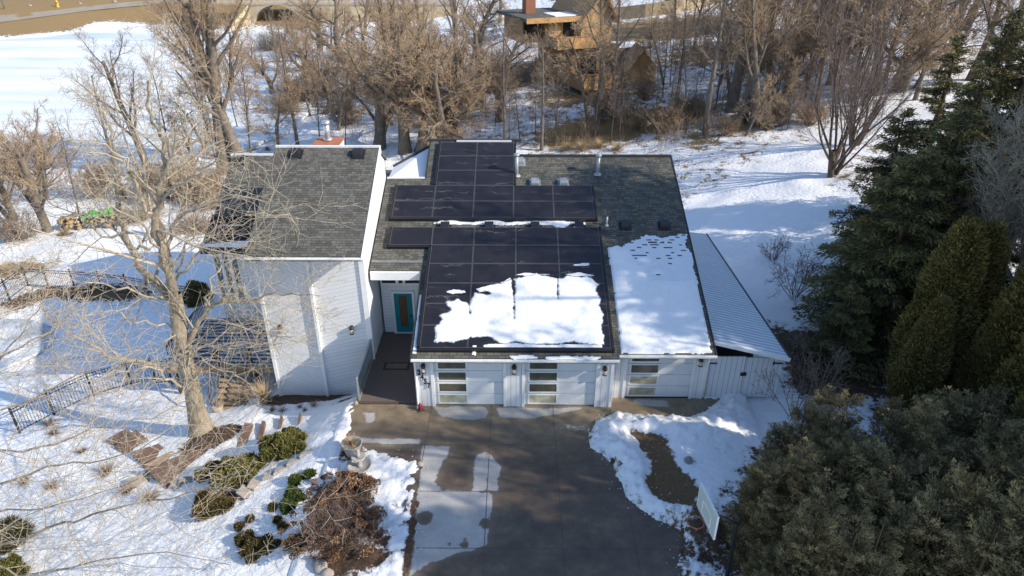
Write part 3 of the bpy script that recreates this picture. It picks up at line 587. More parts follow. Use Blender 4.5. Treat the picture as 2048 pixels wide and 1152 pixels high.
m=MB().tube([(p[0]-.03,9.2,p[2]+.1),(p[0]-.03,9.2,p[2]+.95)],.13,14); m.tube([(p[0]-.03,9.2,p[2]+.14),(p[0]-.03,9.2,p[2]+.22)],.2,14); m.tube([(p[0]-.03,9.2,p[2]+.85),(p[0]-.03,9.2,p[2]+1.0)],.17,14); part('flue',m,'galvanised',ch)
# wall lamps
def lamp(x,y,z):
    m=MB(); m.obox((x,y-.02,z),(.05,0,0),(0,.02,0),(0,0,.09)); m.tube([(x,y-.03,z+.02),(x,y-.12,z+.06)],.018,6); m.lathe([(.03,.0),(.085,-.02),(.09,-.1),(.085,-.13)],(x,y-.13,z+.1),12); 
    o=part('wall_lamp',m,'black_metal'); part('lamp_base',MB().lathe([(.09,0),(.092,.02),(.02,.03)],(x,y-.13,z-.25),12),'black_metal',o); part('glass',MB().lathe([(.07,0),(.078,.04),(.078,.2),(.07,.21)],(x,y-.13,z-.22),12),'lamp_glass',o)
for px,py,y in [(846,733,0),(1028,735,0),(1210,738,0)]: q=aty(px,py,y-.1); lamp(q[0],y-.003,q[2])
q=aty(1402,720,.45); lamp(q[0],.547,q[2])
for px,py in [(560,655),(703,657)]: q=aty(px,py,2.95); lamp(q[0],3.055,q[2])
# house number on the corner pilaster
for ch_,px,py in [('2',838,744.5),('4',844.5,753.5),('5',851,762),('7',857.5,770.5)]:
    q=aty(px,py,-.01); cu=bpy.data.curves.new('digit','FONT'); cu.body=ch_; cu.size=.29; cu.extrude=.012; cu.align_x='CENTER'; cu.align_y='CENTER'; cu.offset=.011
    to=bpy.data.objects.new('tmp',cu); COL.objects.link(to); bpy.context.view_layer.update()
    me=bpy.data.meshes.new_from_object(to.evaluated_get(bpy.context.evaluated_depsgraph_get())); bpy.data.objects.remove(to)
    me.name='house_number'; me.materials.clear(); me.materials.append(M['black_metal'])
    o=bpy.data.objects.new('house_number',me); COL.objects.link(o); o.parent=HP; o.location=(q[0],-.05-6,q[2]); o.rotation_euler=(PI/2,0,0); o.scale=(.82,1.08,1); o['label']='black number '+ch_
# lean-to on the right side
LO=[(7.3,.35,2.75),(10.05,-.1,2.3),(10.0,12.1,1.9),(7.3,11.2,2.6)]
t=NT('metal_roof'); uv=t.pos(); sp=t.new('ShaderNodeSeparateXYZ'); t.lk(uv,sp.inputs[0])
ff=t.math('FRACT',t.math('DIVIDE',t.math('ADD',sp.outputs[1],t.math('MULTIPLY',sp.outputs[0],.16)),.23)); rib=t.math('SINE',t.math('MULTIPLY',ff,6.283))
t.col(t.mix(t.mr(t.math('ADD',rib,t.math('MULTIPLY',t.noise(uv,3,5),1.6)),.6,1.3),(.42,.5,.56),(.74,.79,.83))).rough(.5).metal(.0).bump(rib,.4,.025)
lt=part('lean_to_roof',MB().slab(LO,.06),'metal_roof')
m=MB(); m.bar((10.07,-.12,2.28),(10.02,12.12,1.88),.06,.09); part('edge_trim',m,'black_metal',lt)
m=MB(); m.bar((7.3,.33,2.72),(10.05,-.12,2.27),.05,.14); part('front_board',m,'white_trim',lt)
m=MB(); m.box(9.8,9.92,.9,1.02,-.1,2.05); m.box(9.8,9.92,6,6.12,-.2,1.8); m.box(9.8,9.92,11.4,11.52,-.4,1.7); part('post',m,'wood_dark',lt)
m=MB(); m.box(7.24,9.8,2.6,2.72,-.1,2.0); wall(m,'wood_dark')
# walkway, step
t=simple('aggregate',(.13,.098,.082),.9,.3,45,bump=.5)
tag(MB().box(-6.1,-3.84,.14,5.18,-.4,.1).build('walkway',M['aggregate']),kind='structure')
m=MB(); m.box(-6.2,-6.11,.05,3.0,-1.5,.07); tag(m.build('walkway_kerb',M['concrete_tan']),kind='structure')
# things at the entrance
g=wroot('glass_railing',(-6.05,1.6,.1),'smoky glass railing panel along the entry walkway','railing')
MB().box(-6.06,-6.045,.24,2.92,.2,1.08).build('glass_panel',M['rail_glass'],g)
m=MB(); m.box(-6.09,-6.02,.2,2.97,1.081,1.12); m.box(-6.085,-6.025,.18,.235,.1,1.08); m.box(-6.085,-6.025,2.925,2.98,.1,1.08); m.box(-6.08,-6.03,.236,2.924,.14,.19); m.build('rail_frame',M['grey_metal'],g)
q0=atz(770,725,.1);q1=atz(815,740,.1)
g=wroot('doormat',(q0[0]+.4,q1[1],.1),'dark bordered doormat on the entry walkway','doormat')
MB().box(q0[0],q1[0]+.05,q1[1],q0[1],.101,.112).build('border',M['brown_mat'],g); MB().box(q0[0]+.1,q1[0]-.05,q1[1]+.09,q0[1]-.09,.113,.118).build('field',M['mat_field'],g)
q=atz(841,820,0); g=wroot('red_lantern',(q[0],q[1],0),'small red lantern standing at the garage corner under the house number','lantern')
x,y=q[0],q[1]; m=MB(); m.lathe([(.075,0),(.085,.03),(.06,.05)],(x,y,.05),10); m.lathe([(.07,0),(.09,.02),(.05,.09),(.02,.11)],(x,y,.2),10); m.tube([(x-.04,y,.29),(x,y,.35),(x+.04,y,.29)],.008,5); m.build('body',M['red_paint'],g)
MB().lathe([(.055,0),(.065,.06),(.055,.098)],(x,y,.101),10).build('glass',M['red_paint'],g)
m=MB()
for k in range(14): a=k*.7; m.bar((x,y,.03),(x+.2*math.cos(a),y-.05+.14*math.sin(a),.012+.05*(k%3)),.02,.02)
m.build('dry_twigs',M['wood_dark'],g)
# gate under the lean-to
ga=at(1410,797); 
g=wroot('gate',(8.7,.62,0),'white board double gate under the metal lean-to roof','gate')
MB().box(7.3,8.72,.6,.65,.03,1.92).build('gate_leaf',M['white_vertical'],g); MB().box(8.75,10.15,.62,.67,.03,1.86).build('gate_leaf',M['white_vertical'],g)
m=MB(); 
for x0,x1,y in ((7.31,7.65,.585),(9.78,10.14,.6)):
    for z in (1.6,): m.box(x0,x1,y-.01,y+.012,z,z+.05); m.box(x0,x0+.05,y-.012,y+.01,z-.06,z+.11)
m.build('hinge',M['black_metal'],g)
MB().box(8.62,8.84,.575,.598,1.05,1.2).build('latch',M['black_metal'],g)
# ------------------------------------------------------------ snow lying on roofs
def roofsnow(name,polys,res,thick,label,plane,mat,noise=.18,off=0,ns=2.2,holes=(),stretch=1):
    """polys in photo pixels on plane(px,py)->point; height grows inwards from a ragged edge"""
    W=[[tuple(plane(a,b)[:2]) for a,b in P] for P in polys]; H_=[[tuple(plane(a,b)[:2]) for a,b in P] for P in holes]
    al=[p for P in W for p in P]; x=np.arange(min(p[0] for p in al)-.3,max(p[0] for p in al)+.3,res); y=np.arange(min(p[1] for p in al)-.3,max(p[1] for p in al)+.3,res)
    X,Y=np.meshgrid(x,y); d=np.full(X.shape,-9.)
    for P in W: d=np.maximum(d,sdist(P,X,Y))
    for P in H_: d=np.minimum(d,-sdist(P,X,Y))
    d=d+(fbm(X*ns*stretch,Y*ns,61,4)-.5)*noise*2+(fbm(X*9*stretch,Y*12,67,2)-.5)*noise*.7
    n=len(x); I=(np.arange(len(y)-1)[:,None]*n+np.arange(n-1)[None]).ravel(); Fc=np.stack([I,I+1,I+n+1,I+n],1)
    k=(d.ravel()[Fc]>-.01).any(1); h=np.clip(np.sqrt(np.clip(d,0,None))*thick*1.6,0,thick)*(.75+.5*fbm(X*2,Y*2,71))
    return X,Y,h,d,Fc[k]
def emit_snow(name,label,X,Y,Z,Fc,mat):
    used=np.unique(Fc); mp=np.full(X.size,-1); mp[used]=np.arange(len(used)); V=np.stack([X.ravel(),Y.ravel(),Z.ravel()],1)[used]
    o=link(name,mesh_np(name,V,mp[Fc],True),M[mat]); tag(o,label,'snow',None,'stuff'); return o
RPL=lambda a,b: atplane(a,b,2.48+.14,-.4,S)
P1=[(869,684),(872,655),(886,640),(880,632),(905,622),(893,606),(915,600),(935,608),(940,640),(942,604),(950,588),(975,592),(985,586),(968,580),(1000,568),(1022,560),(1026,602),(1029,640),(1031,600),(1030,560),(1045,555),(1075,550),(1100,556),(1112,560),(1116,600),(1118,560),(1135,553),(1180,556),(1198,570),(1190,580),(1200,600),(1196,612),(1206,630),(1204,652),(1208,690),(1180,690),(1140,684),(1100,688),(1060,690),(1028,684),(1010,690),(985,676),(940,674),(925,680),(905,685)]
X,Y,h,d,Fc=roofsnow('s',[P1],.025,.06,'',RPL,None,.075,ns=5)
slush=simple('slush',(.34,.36,.4),.5,.25,14); _fk=Fc; dd=d+.05
X2,Y2,h2,d2,F2=X,Y,h,d,Fc
emit_snow('slush','thin grey melting rim around the snow on the lower solar panels',X,Y,rz(Y)+.13*SN+np.where(d+.035>0,.028,-.02),Fc,'slush')
emit_snow('snow','ragged sheet of snow across the lower solar panels',X,Y,rz(Y)+.13*SN+.02+np.where(d>0,h,-.02),Fc,'roof_snow')
X,Y,h,d,Fc=roofsnow('s',[[(890,584),(905,579),(930,581),(932,586),(905,588)],[(1140,528),(1180,526),(1180,531),(1150,533)],[(950,578),(1000,566),(1020,556),(1024,562),(990,577),(960,585)],[(1025,551),(1050,546),(1100,549),(1060,552)],[(1130,549),(1160,545),(1190,552),(1150,553)],[(965,690),(1030,686),(1090,690),(1205,688),(1205,697),(1030,697),(968,696)],[(945,692),(952,692),(950,704),(944,702)],[(1020,708),(1065,706),(1075,711),(1030,713)],[(1090,710),(1130,708),(1200,710),(1190,714),(1100,714)]],.03,.035,'',RPL,None,.035,ns=4)
emit_snow('snow','thin broken strips of snow left on the solar array edges',X,Y,rz(Y)+.13*SN+.015+np.where(d>0,h,-.02)-np.where(Y<-.1,.1,0),Fc,'roof_snow')
RPL0=lambda a,b: atplane(a,b,2.48,-.4,S)
X,Y,h,d,Fc=roofsnow('s',[[(868,446),(900,441),(945,446),(990,438),(1010,446),(1070,441),(1170,445),(1172,451),(1140,448),(1125,458),(1100,450),(1050,449),(1000,451),(960,449),(900,449)],[(1148,452),(1160,446),(1152,460),(1145,462)]],.03,.1,'',RPL0,None,.06,ns=4)
emit_snow('snow','ragged ridge of snow between the two solar arrays',X,Y,rz(Y)+.02+np.where(d>0,h,-.03),Fc,'roof_snow')
P2=[(1217,497),(1235,492),(1258,500),(1300,560),(1372,560),(1392,560),(1424,706),(1244,706)]
X,Y,h,d,Fc=roofsnow('s',[P2],.05,.075,'',RPL0,None,.05,ns=1.5)
emit_snow('snow','thick snow sheet on the roof of the set-back garage',X,Y,np.minimum(rz(Y)+.02+np.where(d>0,h,-.03),99),Fc[(X.ravel()[Fc]<7.24).all(1)&(X.ravel()[Fc]>3.76).all(1)],'roof_snow')
P3=[(1222,500),(1258,484),(1300,474),(1345,471),(1374,470),(1396,570),(1290,580),(1240,540)]
X,Y,h,d,Fc=roofsnow('s',[P3],.03,.03,'',RPL0,None,.25,ns=1.6)
sl_=(Y+.4)*SN; fr=np.mod(sl_,.15)/.15; melt=np.clip((Y-3.6)/2.0,0,1)+(fbm(X*3,Y*3,77)-.5)*.9; tab=_h(np.floor(X/.16+np.floor(sl_/.15)*.37).astype(int),np.floor(sl_/.15).astype(int),5); ok=(fr>np.where(tab>.8,.4,0)*np.clip(melt,0,1.15))&(d>-.01)
k=ok.ravel()[Fc].all(1)&(X.ravel()[Fc]<7.24).all(1)
emit_snow('snow','thin melting snow showing shingle courses at the top of the right roof',X,Y,rz(Y)+.012+np.where(d>0,h*.6,-.0),Fc[k],'thin_snow')
X,Y,h,d,Fc=roofsnow('s',[[(838,590),(843,590),(832,706),(825,706)]],.03,.06,'',lambda a,b:atplane(a,b,2.48,-.4,S),None,.03,ns=4)
emit_snow('snow','narrow strip of snow along the left edge of the garage roof',X,Y,rz(Y)+.015+np.where(d>0,h,-.03),Fc[(X.ravel()[Fc]>-3.79).all(1)],'roof_snow')
BPL=lambda a,b: atplane(a,b,2.76,8.4,.53)
X,Y,h,d,Fc=roofsnow('s',[[(398,489),(500,482),(500,494),(395,494)]],.04,.1,'',BPL,None,.06,ns=2)
emit_snow('snow','shaded strip of snow along the eave of the bay roof',X,Y,BZ(Y)+.015+np.where(d>0,h,-.03),Fc[(X.ravel()[Fc]<-10.45).all(1)],'roof_snow')
# ------------------------------------------------------------ vegetation generators
def tubes(polys,sides):
    """polys: list of (pts (n,3), radii (n)); returns V,F lists of quads"""
    V=[];Q=[];b=0; by={}
    for p,r in polys: by.setdefault(len(p),[]).append((p,r))
    ang=2*PI*np.arange(sides)/sides; ca,sa=np.cos(ang),np.sin(ang)
    for n,L in by.items():
        P=np.array([p for p,_ in L]); r=np.array([q for _,q in L]); m=len(L)
        D=np.empty_like(P); D[:,1:-1]=P[:,2:]-P[:,:-2]; D[:,0]=P[:,1]-P[:,0]; D[:,-1]=P[:,-1]-P[:,-2]
        D/=np.linalg.norm(D,axis=2,keepdims=True)+1e-9
        md=P[:,-1]-P[:,0]; ref=np.where(np.abs(md[:,2:3])>.8*np.linalg.norm(md,axis=1,keepdims=True),np.array([[1.,.2,0]]),np.array([[0,0,1.]]))
        A=ref[:,None]-D*np.sum(D*ref[:,None],2,keepdims=True); A/=np.linalg.norm(A,axis=2,keepdims=True)+1e-9; B=np.cross(D,A)
        R_=P[:,:,None]+(A[:,:,None]*ca[None,None,:,None]+B[:,:,None]*sa[None,None,:,None])*r[:,:,None,None]
        V.append(R_.reshape(-1,3))
        i=np.arange(n-1)[:,None]*sides; j=np.arange(sides)[None]; j2=(j+1)%sides
        q=np.stack([i+j,i+j2,i+sides+j2,i+sides+j],2).reshape(-1,4)
        Q.append((q[None]+(b+np.arange(m)*n*sides)[:,None,None]).reshape(-1,4)); b+=m*n*sides
    return np.concatenate(V),np.concatenate(Q)
def tube_mesh(name,groups):
    V=[];Q=[];b=0
    for polys,s in groups:
        if not polys: continue
        v,q=tubes(polys,s); V.append(v); Q.append(q+b); b+=len(v)
    return mesh_np(name,np.concatenate(V),np.concatenate(Q),True)
class Wood:
    """recursive bare branches; out[level] = polylines"""
    def __init__(s,seed,P): s.r=random.Random(seed); s.P=P; s.out=[[] for _ in range(6)]
    def path(s,p,d,L,n,wig,up,droop=0):
        g=s.r.gauss; x,y,z=p; a,b,c=d; k=1/(math.sqrt(a*a+b*b+c*c)+1e-9); a*=k;b*=k;c*=k; pts=[(x,y,z)]; st=L/n
        for i in range(n):
            a+=g(0,wig); b+=g(0,wig); c+=g(0,wig)+up-droop*i/n; k=1/math.sqrt(a*a+b*b+c*c+1e-9); a*=k;b*=k;c*=k
            x+=a*st;y+=b*st;z+=c*st; pts.append((x,y,z))
        return pts
    def branch(s,p,d,L,r0,r1,lev,n=None):
        P=s.P; n=n or P['n'][lev]; s.poly(s.path(p,d,L,n,P['wig'][lev],P['up'][lev]),[r0+(r1-r0)*i/n for i in range(n+1)],lev)
    def poly(s,pts,rad,lev,t0=None,kids=None):
        P=s.P; s.out[min(lev,5)].append((np.asarray(pts,float),np.asarray(rad,float)))
        if lev+1>=P['levels']: return
        U=s.r.uniform; n=len(pts)-1; L=sum(math.dist(pts[i],pts[i+1]) for i in range(n)); k=kids if kids is not None else P['kids'][lev]
        k=max(1,int(round(k*U(.75,1.25)))); az=U(0,6.28); t0=P['t0'][lev] if t0 is None else t0; lo,hi=P['ang'][lev]; ln=P['len'][lev]; rr=P['rr'][lev]; rm=P['rmin']
        for i in range(k):
            t=t0+(1-t0)*(i+U(.1,.9))/k; f=t*n; a=min(int(f),n-1); u=f-a; A,B=pts[a],pts[a+1]
            q=(A[0]+(B[0]-A[0])*u,A[1]+(B[1]-A[1])*u,A[2]+(B[2]-A[2])*u); ra=rad[a]*(1-u)+rad[a+1]*u
            dx,dy,dz=B[0]-A[0],B[1]-A[1],B[2]-A[2]; m=1/(math.sqrt(dx*dx+dy*dy+dz*dz)+1e-9); dx*=m;dy*=m;dz*=m
            az+=2.4+U(-.5,.5); ex,ey,ez=dy-dz*.2,dz*.3-dx,dx*.2-dy*.3; m=1/(math.sqrt(ex*ex+ey*ey+ez*ez)+1e-9); ex*=m;ey*=m;ez*=m
            fx,fy,fz=dy*ez-dz*ey,dz*ex-dx*ez,dx*ey-dy*ex; an=R(U(lo,hi)); c,sn=math.cos(an),math.sin(an); ca,sa=math.cos(az)*sn,math.sin(az)*sn
            cl=(ln*L if ln<1.5 else ln)*(1-.5*t)*U(.7,1.3)
            if cl<.08: continue
            cr=max(ra*rr,rm); s.branch(q,(dx*c+ex*ca+fx*sa,dy*c+ey*ca+fy*sa,dz*c+ez*ca+fz*sa),cl,cr,max(cr*.3,rm*.6),lev+1)
def bark(name,lo,hi,sc=5,streak=True):
    t=NT(name); o=t.obj(); q=t.mapping(o,scale=(1,1,.25)) if streak else o
    n=t.noise(q,sc*2.5,5,.65); n2=t.noise(o,sc*.4,3); t.col(t.mix(t.mr(n2,.35,.65,0,.4),t.ramp(n,[(.3,lo),(.7,hi)]),tuple(min(1,x*1.5) for x in hi))).rough(.9); t.bump(n,.8,.03); return t
bark('bark_grey',(.06,.048,.038),(.19,.155,.12)); bark('twig_tan',(.175,.12,.073),(.38,.275,.175),2,False); bark('twig_brown',(.13,.095,.075),(.29,.22,.165),2,False)
bark('bark_pale',(.10,.082,.06),(.33,.275,.2)); bark('twig_pale',(.22,.18,.135),(.44,.38,.29),3,False); bark('bark_dark',(.035,.026,.02),(.1,.075,.055)); bark('twig_purple',(.085,.058,.05),(.2,.14,.115),2,False)
bark('conifer_bark',(.05,.03,.02),(.14,.085,.05))
bark('stem_tan',(.25,.18,.1),(.48,.36,.22),3,False)
TP={
 'cottonwood':dict(levels=5,n=(7,6,5,4,3),wig=(.05,.11,.14,.17,.2),up=(.02,.09,.06,.04,.02),kids=(10,10,7,6),t0=(.3,.25,.15,.1),ang=((25,50),(25,55),(25,60),(25,65)),len=(.55,.5,.52,.6),rr=(.48,.36,.34,.42),rmin=.0085),
 'slender':dict(levels=4,n=(8,5,4,3),wig=(.04,.1,.15,.18),up=(.03,.1,.06,.03),kids=(20,10,7),t0=(.28,.2,.15),ang=((30,60),(25,55),(25,60)),len=(.26,.5,.5),rr=(.34,.42,.5),rmin=.008),
 'twisted':dict(levels=5,n=(6,6,5,4,3),wig=(.14,.17,.18,.2,.22),up=(.03,.05,.04,.03,.02),kids=(10,9,8,6),t0=(.25,.15,.12,.1),ang=((30,70),(30,65),(30,65),(30,65)),len=(.62,.5,.5,.6),rr=(.5,.36,.34,.42),rmin=.0085),
 'bushy':dict(levels=5,n=(4,6,5,4,3),wig=(.08,.11,.15,.17,.2),up=(.02,.06,.05,.04,.02),kids=(9,8,7,6),t0=(.2,.2,.15,.1),ang=((25,55),(25,55),(25,60),(25,60)),len=(1.0,.5,.5,.6),rr=(.45,.38,.36,.45),rmin=.007),
 'fan':dict(levels=5,n=(3,8,6,4,3),wig=(.03,.05,.08,.1,.14),up=(.02,.035,.05,.05,.03),kids=(5,6,6,5),t0=(.3,.25,.2,.15),ang=((10,32),(12,32),(15,35),(20,45)),len=(7.0,.55,.5,.55),rr=(.5,.45,.42,.5),rmin=.0075),
}
TREE_CACHE={}
def bare_proto(kind,seed,H,tr,barkm,twigm,lean=(0,0),stems=1,name='bare_tree'):
    w=Wood(seed,TP[kind]); P=TP[kind]
    for k in range(stems):
        a=w.r.uniform(0,6.28); sp=0 if stems==1 else .28
        d=(lean[0]+sp*math.cos(a+k*2.2),lean[1]+sp*math.sin(a+k*2.2),1)
        L={'cottonwood':.62,'slender':.95,'twisted':.5,'bushy':.35,'fan':.12}[kind]*H*(1 if k==0 else w.r.uniform(.75,1))
        n=P['n'][0]; pts=w.path((.12*k,.05*k,-.4),d,L+.4,n,P['wig'][0],P['up'][0]); q=tr*(1 if k==0 else .75); rad=np.linspace(q,q*(.3 if kind not in('bushy','fan') else .8),n+1); rad[0]*=1.25
        w.poly(pts,rad,0)
    tm=tube_mesh('trunk',[(w.out[0],9),(w.out[1],6)]); cm=tube_mesh('crown',[(w.out[2],4),(w.out[3],3),(w.out[4],3)])
    tm.materials.append(M[barkm]); cm.materials.append(M[twigm]); zz=np.concatenate([q[0][-1:,2] for l in w.out for q in l]); tm['height']=float(np.percentile(zz,97)); return tm,cm
def put_tree(name,protos,loc,scale,rot,label,cat,group=None,parts=('trunk','crown')):
    o=empty(name,loc,label,cat,group); o.rotation_euler=(0,0,rot); o.scale=(scale,)*3 if not hasattr(scale,'__len__') else scale
    for nm,me in zip(parts,protos): c=bpy.data.objects.new(nm,me); COL.objects.link(c); c.parent=o
    return o
# ---- evergreens: sprays of small flat leaves
def sprays(P,D,l,wd,k,rng,jit=.7,flat=0):
    """k slim leaves from every point P along D (n,3)"""
    n=len(P); P=np.repeat(P,k,0); D=np.repeat(D,k,0)+rng.normal(0,jit,(n*k,3)); D/=np.linalg.norm(D,axis=1,keepdims=True)+1e-9
    T=np.cross(D,rng.normal(0,1,(n*k,3))+np.array([0,0,flat])); T/=np.linalg.norm(T,axis=1,keepdims=True)+1e-9
    L=l*rng.uniform(.6,1.4,(n*k,1)); W=wd*rng.uniform(.7,1.3,(n*k,1)); B=P+rng.normal(0,l*.25,(n*k,3))
    V=np.stack([B-T*W*.35,B+D*L*.55-T*W,B+D*L,B+D*L*.5+T*W],1).reshape(-1,3); m=n*k
    Q=(np.arange(m)*4)[:,None]+np.arange(4)[None]; return V,Q
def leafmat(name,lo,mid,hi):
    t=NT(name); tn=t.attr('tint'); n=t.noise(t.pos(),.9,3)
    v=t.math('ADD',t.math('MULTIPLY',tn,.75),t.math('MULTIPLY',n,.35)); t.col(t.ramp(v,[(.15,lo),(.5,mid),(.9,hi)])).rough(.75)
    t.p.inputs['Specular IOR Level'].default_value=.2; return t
leafmat('cedar_leaf',(.05,.044,.016),(.14,.118,.038),(.27,.21,.065)); leafmat('hemlock_leaf',(.04,.039,.018),(.1,.094,.042),(.24,.21,.075)); leafmat('yew_leaf',(.06,.051,.025),(.19,.158,.077),(.38,.31,.16)); leafmat('boxwood_leaf',(.055,.06,.018),(.14,.14,.042),(.26,.23,.08)); leafmat('juniper_leaf',(.03,.05,.015),(.075,.11,.03),(.13,.17,.05)); leafmat('juniper_brown',(.05,.04,.015),(.1,.08,.03),(.16,.12,.05))
def foliage_mesh(V,Q,tint,name='foliage'): return mesh_np(name,V,Q,False,{'tint':tint})
def arbor(seed,H,Rd,n=9000):
    rng=np.random.default_rng(seed); h=rng.beta(1.25,1.35,n); a=rng.uniform(0,6.283,n)
    prof=np.minimum(1,(1-h)**.45*1.2)*np.minimum(1,.55+h*3.5)
    lump=.72+.56*fbm(a*1.6+seed,h*H*1.1,seed,3); r=Rd*prof*lump*np.sqrt(rng.uniform(.35,1,n)); 
    P=np.stack([r*np.cos(a),r*np.sin(a),.15+h*H*.97],1); D=np.stack([np.cos(a)*.6,np.sin(a)*.6,np.full(n,.9)],1)
    V,Q=sprays(P,D,.17,.026,4,rng,.45); t=np.clip(rng.normal(.5,.2,n)+(lump-.95)*.9,0,1); return foliage_mesh(V,Q,np.repeat(t,16))
def hemlock(seed,H,Rd,n=None,spr=1.0,den=13):
    rng=np.random.default_rng(seed); P=[];D=[];T=[];br=[]
    nb=int(H*den)
    for i in range(nb):
        h=(i+rng.random())/nb; z=.25+h*H*.97; L=Rd*((1-h)**.75)*rng.uniform(.6,1.12)+.2; a=rng.uniform(0,6.283); rise=rng.uniform(-.05,.35)+.45*h
        m=max(4,int(L*15*spr)); u=np.linspace(.12,1,m); dr=np.array([math.cos(a),math.sin(a)]); x=u*L
        zz=z+x*rise-.34*(x**1.5)/max(L,.6)**.4*rng.uniform(.8,1.2)
        pts=np.stack([dr[0]*x,dr[1]*x,zz],1); br.append((pts[::max(1,m//5)][:6] if m>=6 else pts[:2],None))
        w=.32*L*np.sin(np.clip(u,0,1)*2.6)**.8*.8+.06
        for sgn in (-1,1):
            for kk in range(3):
                f=rng.uniform(0,1,m); off=w*f*sgn; q=pts+np.stack([-dr[1]*off,dr[0]*off,-np.abs(off)*.28+rng.normal(0,.05,m)],1); P.append(q)
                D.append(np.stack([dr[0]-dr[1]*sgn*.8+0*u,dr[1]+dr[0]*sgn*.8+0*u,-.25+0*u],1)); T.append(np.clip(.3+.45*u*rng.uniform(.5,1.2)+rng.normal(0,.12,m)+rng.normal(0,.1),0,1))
    P=np.concatenate(P);D=np.concatenate(D);T=np.concatenate(T)
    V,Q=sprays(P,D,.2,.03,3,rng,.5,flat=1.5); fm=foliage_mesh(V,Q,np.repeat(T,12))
    tr=[(np.array([(0,0,-.4),(0,0,H*.33),(0.05,0,H*.66),(0,0,H*.98)]),np.array([.03*H,.022*H,.012*H,.02]))]
    bb=[(p,np.linspace(.035,.008,len(p))) for p,_ in br]; tm=tube_mesh('trunk',[(tr,8),(bb,4)]); return tm,fm
def yew(seed,lobes,n=9000,l=.15,wd=.02,k=4):
    """irregular many-lobed evergreen: lobes (x,y,z,r,h) pointed mounds of feathery sprays"""
    rng=np.random.default_rng(seed); w=np.array([b[3]**2*(1+b[4]/b[3]) for b in lobes]); w/=w.sum(); P=[];D=[];T=[]
    for b,ww in zip(lobes,w):
        m=int(n*ww); th=rng.uniform(0,6.283,m); u=rng.uniform(-.55,1,m); c=np.sqrt(np.clip(1-np.abs(u)**1.6,0,1)); lump=.7+.62*fbm(th*1.5+b[0]*3,u*3+b[1],seed+int(abs(b[0])*7),3)
        s=np.sqrt(rng.uniform(.25,1,m))*lump; q=np.stack([np.cos(th)*c*s*b[3],np.sin(th)*c*s*b[3],u*b[4]*np.where(u>0,1,.5)*(.6+.4*s)],1)
        P.append(q+np.array(b[:3])); D.append(np.stack([np.cos(th)*c*.8,np.sin(th)*c*.8,.55+.5*u],1)); T.append(np.clip(rng.normal(.42,.17,m)+(lump-1)*.9+.15*u,0,1))
    P=np.concatenate(P);D=np.concatenate(D);T=np.concatenate(T); V,Q=sprays(P,D,l,wd,k,rng,.5); fm=foliage_mesh(V,Q,np.repeat(T,4*k))
    st=[(np.array([(0,0,-.3),(b[0]*.4,b[1]*.4,b[2]*.5),(b[0]*.8,b[1]*.8,b[2]),(b[0],b[1],b[2]+b[4]*.6)]),np.array([.09,.07,.05,.015])) for b in lobes]
    return tube_mesh('stems',[(st,6)]),fm
def plumes(seed,H,Rd,leaders=7,n=420,per=34,l=.075,wd=.0095):
    """feathery evergreen: several leaders, each set with upswept plumes"""
    rng=np.random.default_rng(seed); P=[];D=[];T=[];st=[]
    LD=[]
    for i in range(leaders):
        a=i*2.4+rng.uniform(-.4,.4); d=Rd*.62*math.sqrt((i+.3)/leaders); h=H*rng.uniform(.72,1.05)*(1-.30*(d/Rd)); LD.append((d*math.cos(a),d*math.sin(a),h,Rd*rng.uniform(.34,.5),a,d))
        st.append((np.array([(0,0,-.3),(d*.5*math.cos(a),d*.5*math.sin(a),h*.3),(d*math.cos(a),d*math.sin(a),h*.65),(d*1.02*math.cos(a),d*1.02*math.sin(a),h*.98)]),np.array([.09,.07,.04,.008])))
    for k in range(n):
        lx,ly,h,r,la,ld=LD[k%leaders]; u=rng.beta(1.1,1.25); z=.15+u*h*.93; rr=r*(1-u)**.55*rng.uniform(.55,1.2)+.05; a=rng.uniform(0,6.283)
        L=rng.uniform(.4,.8)*(.65+.5*(1-u)); o=np.array([lx+rr*.45*math.cos(a),ly+rr*.45*math.sin(a),z-.1]); dr=np.array([math.cos(a)*.85,math.sin(a)*.85,rng.uniform(.25,.8)]); dr/=np.linalg.norm(dr)
        t=np.sort(rng.uniform(0,1,per))[:,None]; q=o+dr*L*t+np.array([0,0,1])*(.22*L*t*t); sd=np.cross(dr,[0,0,1]); sd/=np.linalg.norm(sd)+1e-9; up_=np.cross(sd,dr)
        w=.17*L**.5*np.sin(np.clip(t*2.7+.25,0,3.1)); off=rng.normal(0,1,(per,1))*w; of2=rng.normal(0,.45,(per,1))*w; q=q+sd*off+up_*of2
        P.append(q); D.append(dr*.9+sd*np.sign(off)*.6+up_*.25); T.append(np.clip(.22+.45*t[:,0]+rng.normal(0,.1,per)+rng.normal(0,.12),0,1))
    P=np.concatenate(P);D=np.concatenate(D);T=np.concatenate(T); V,Q=sprays(P,D,l,wd,3,rng,.45); fm=foliage_mesh(V,Q,np.repeat(T,12)); return tube_mesh('stems',[(st,6)]),fm
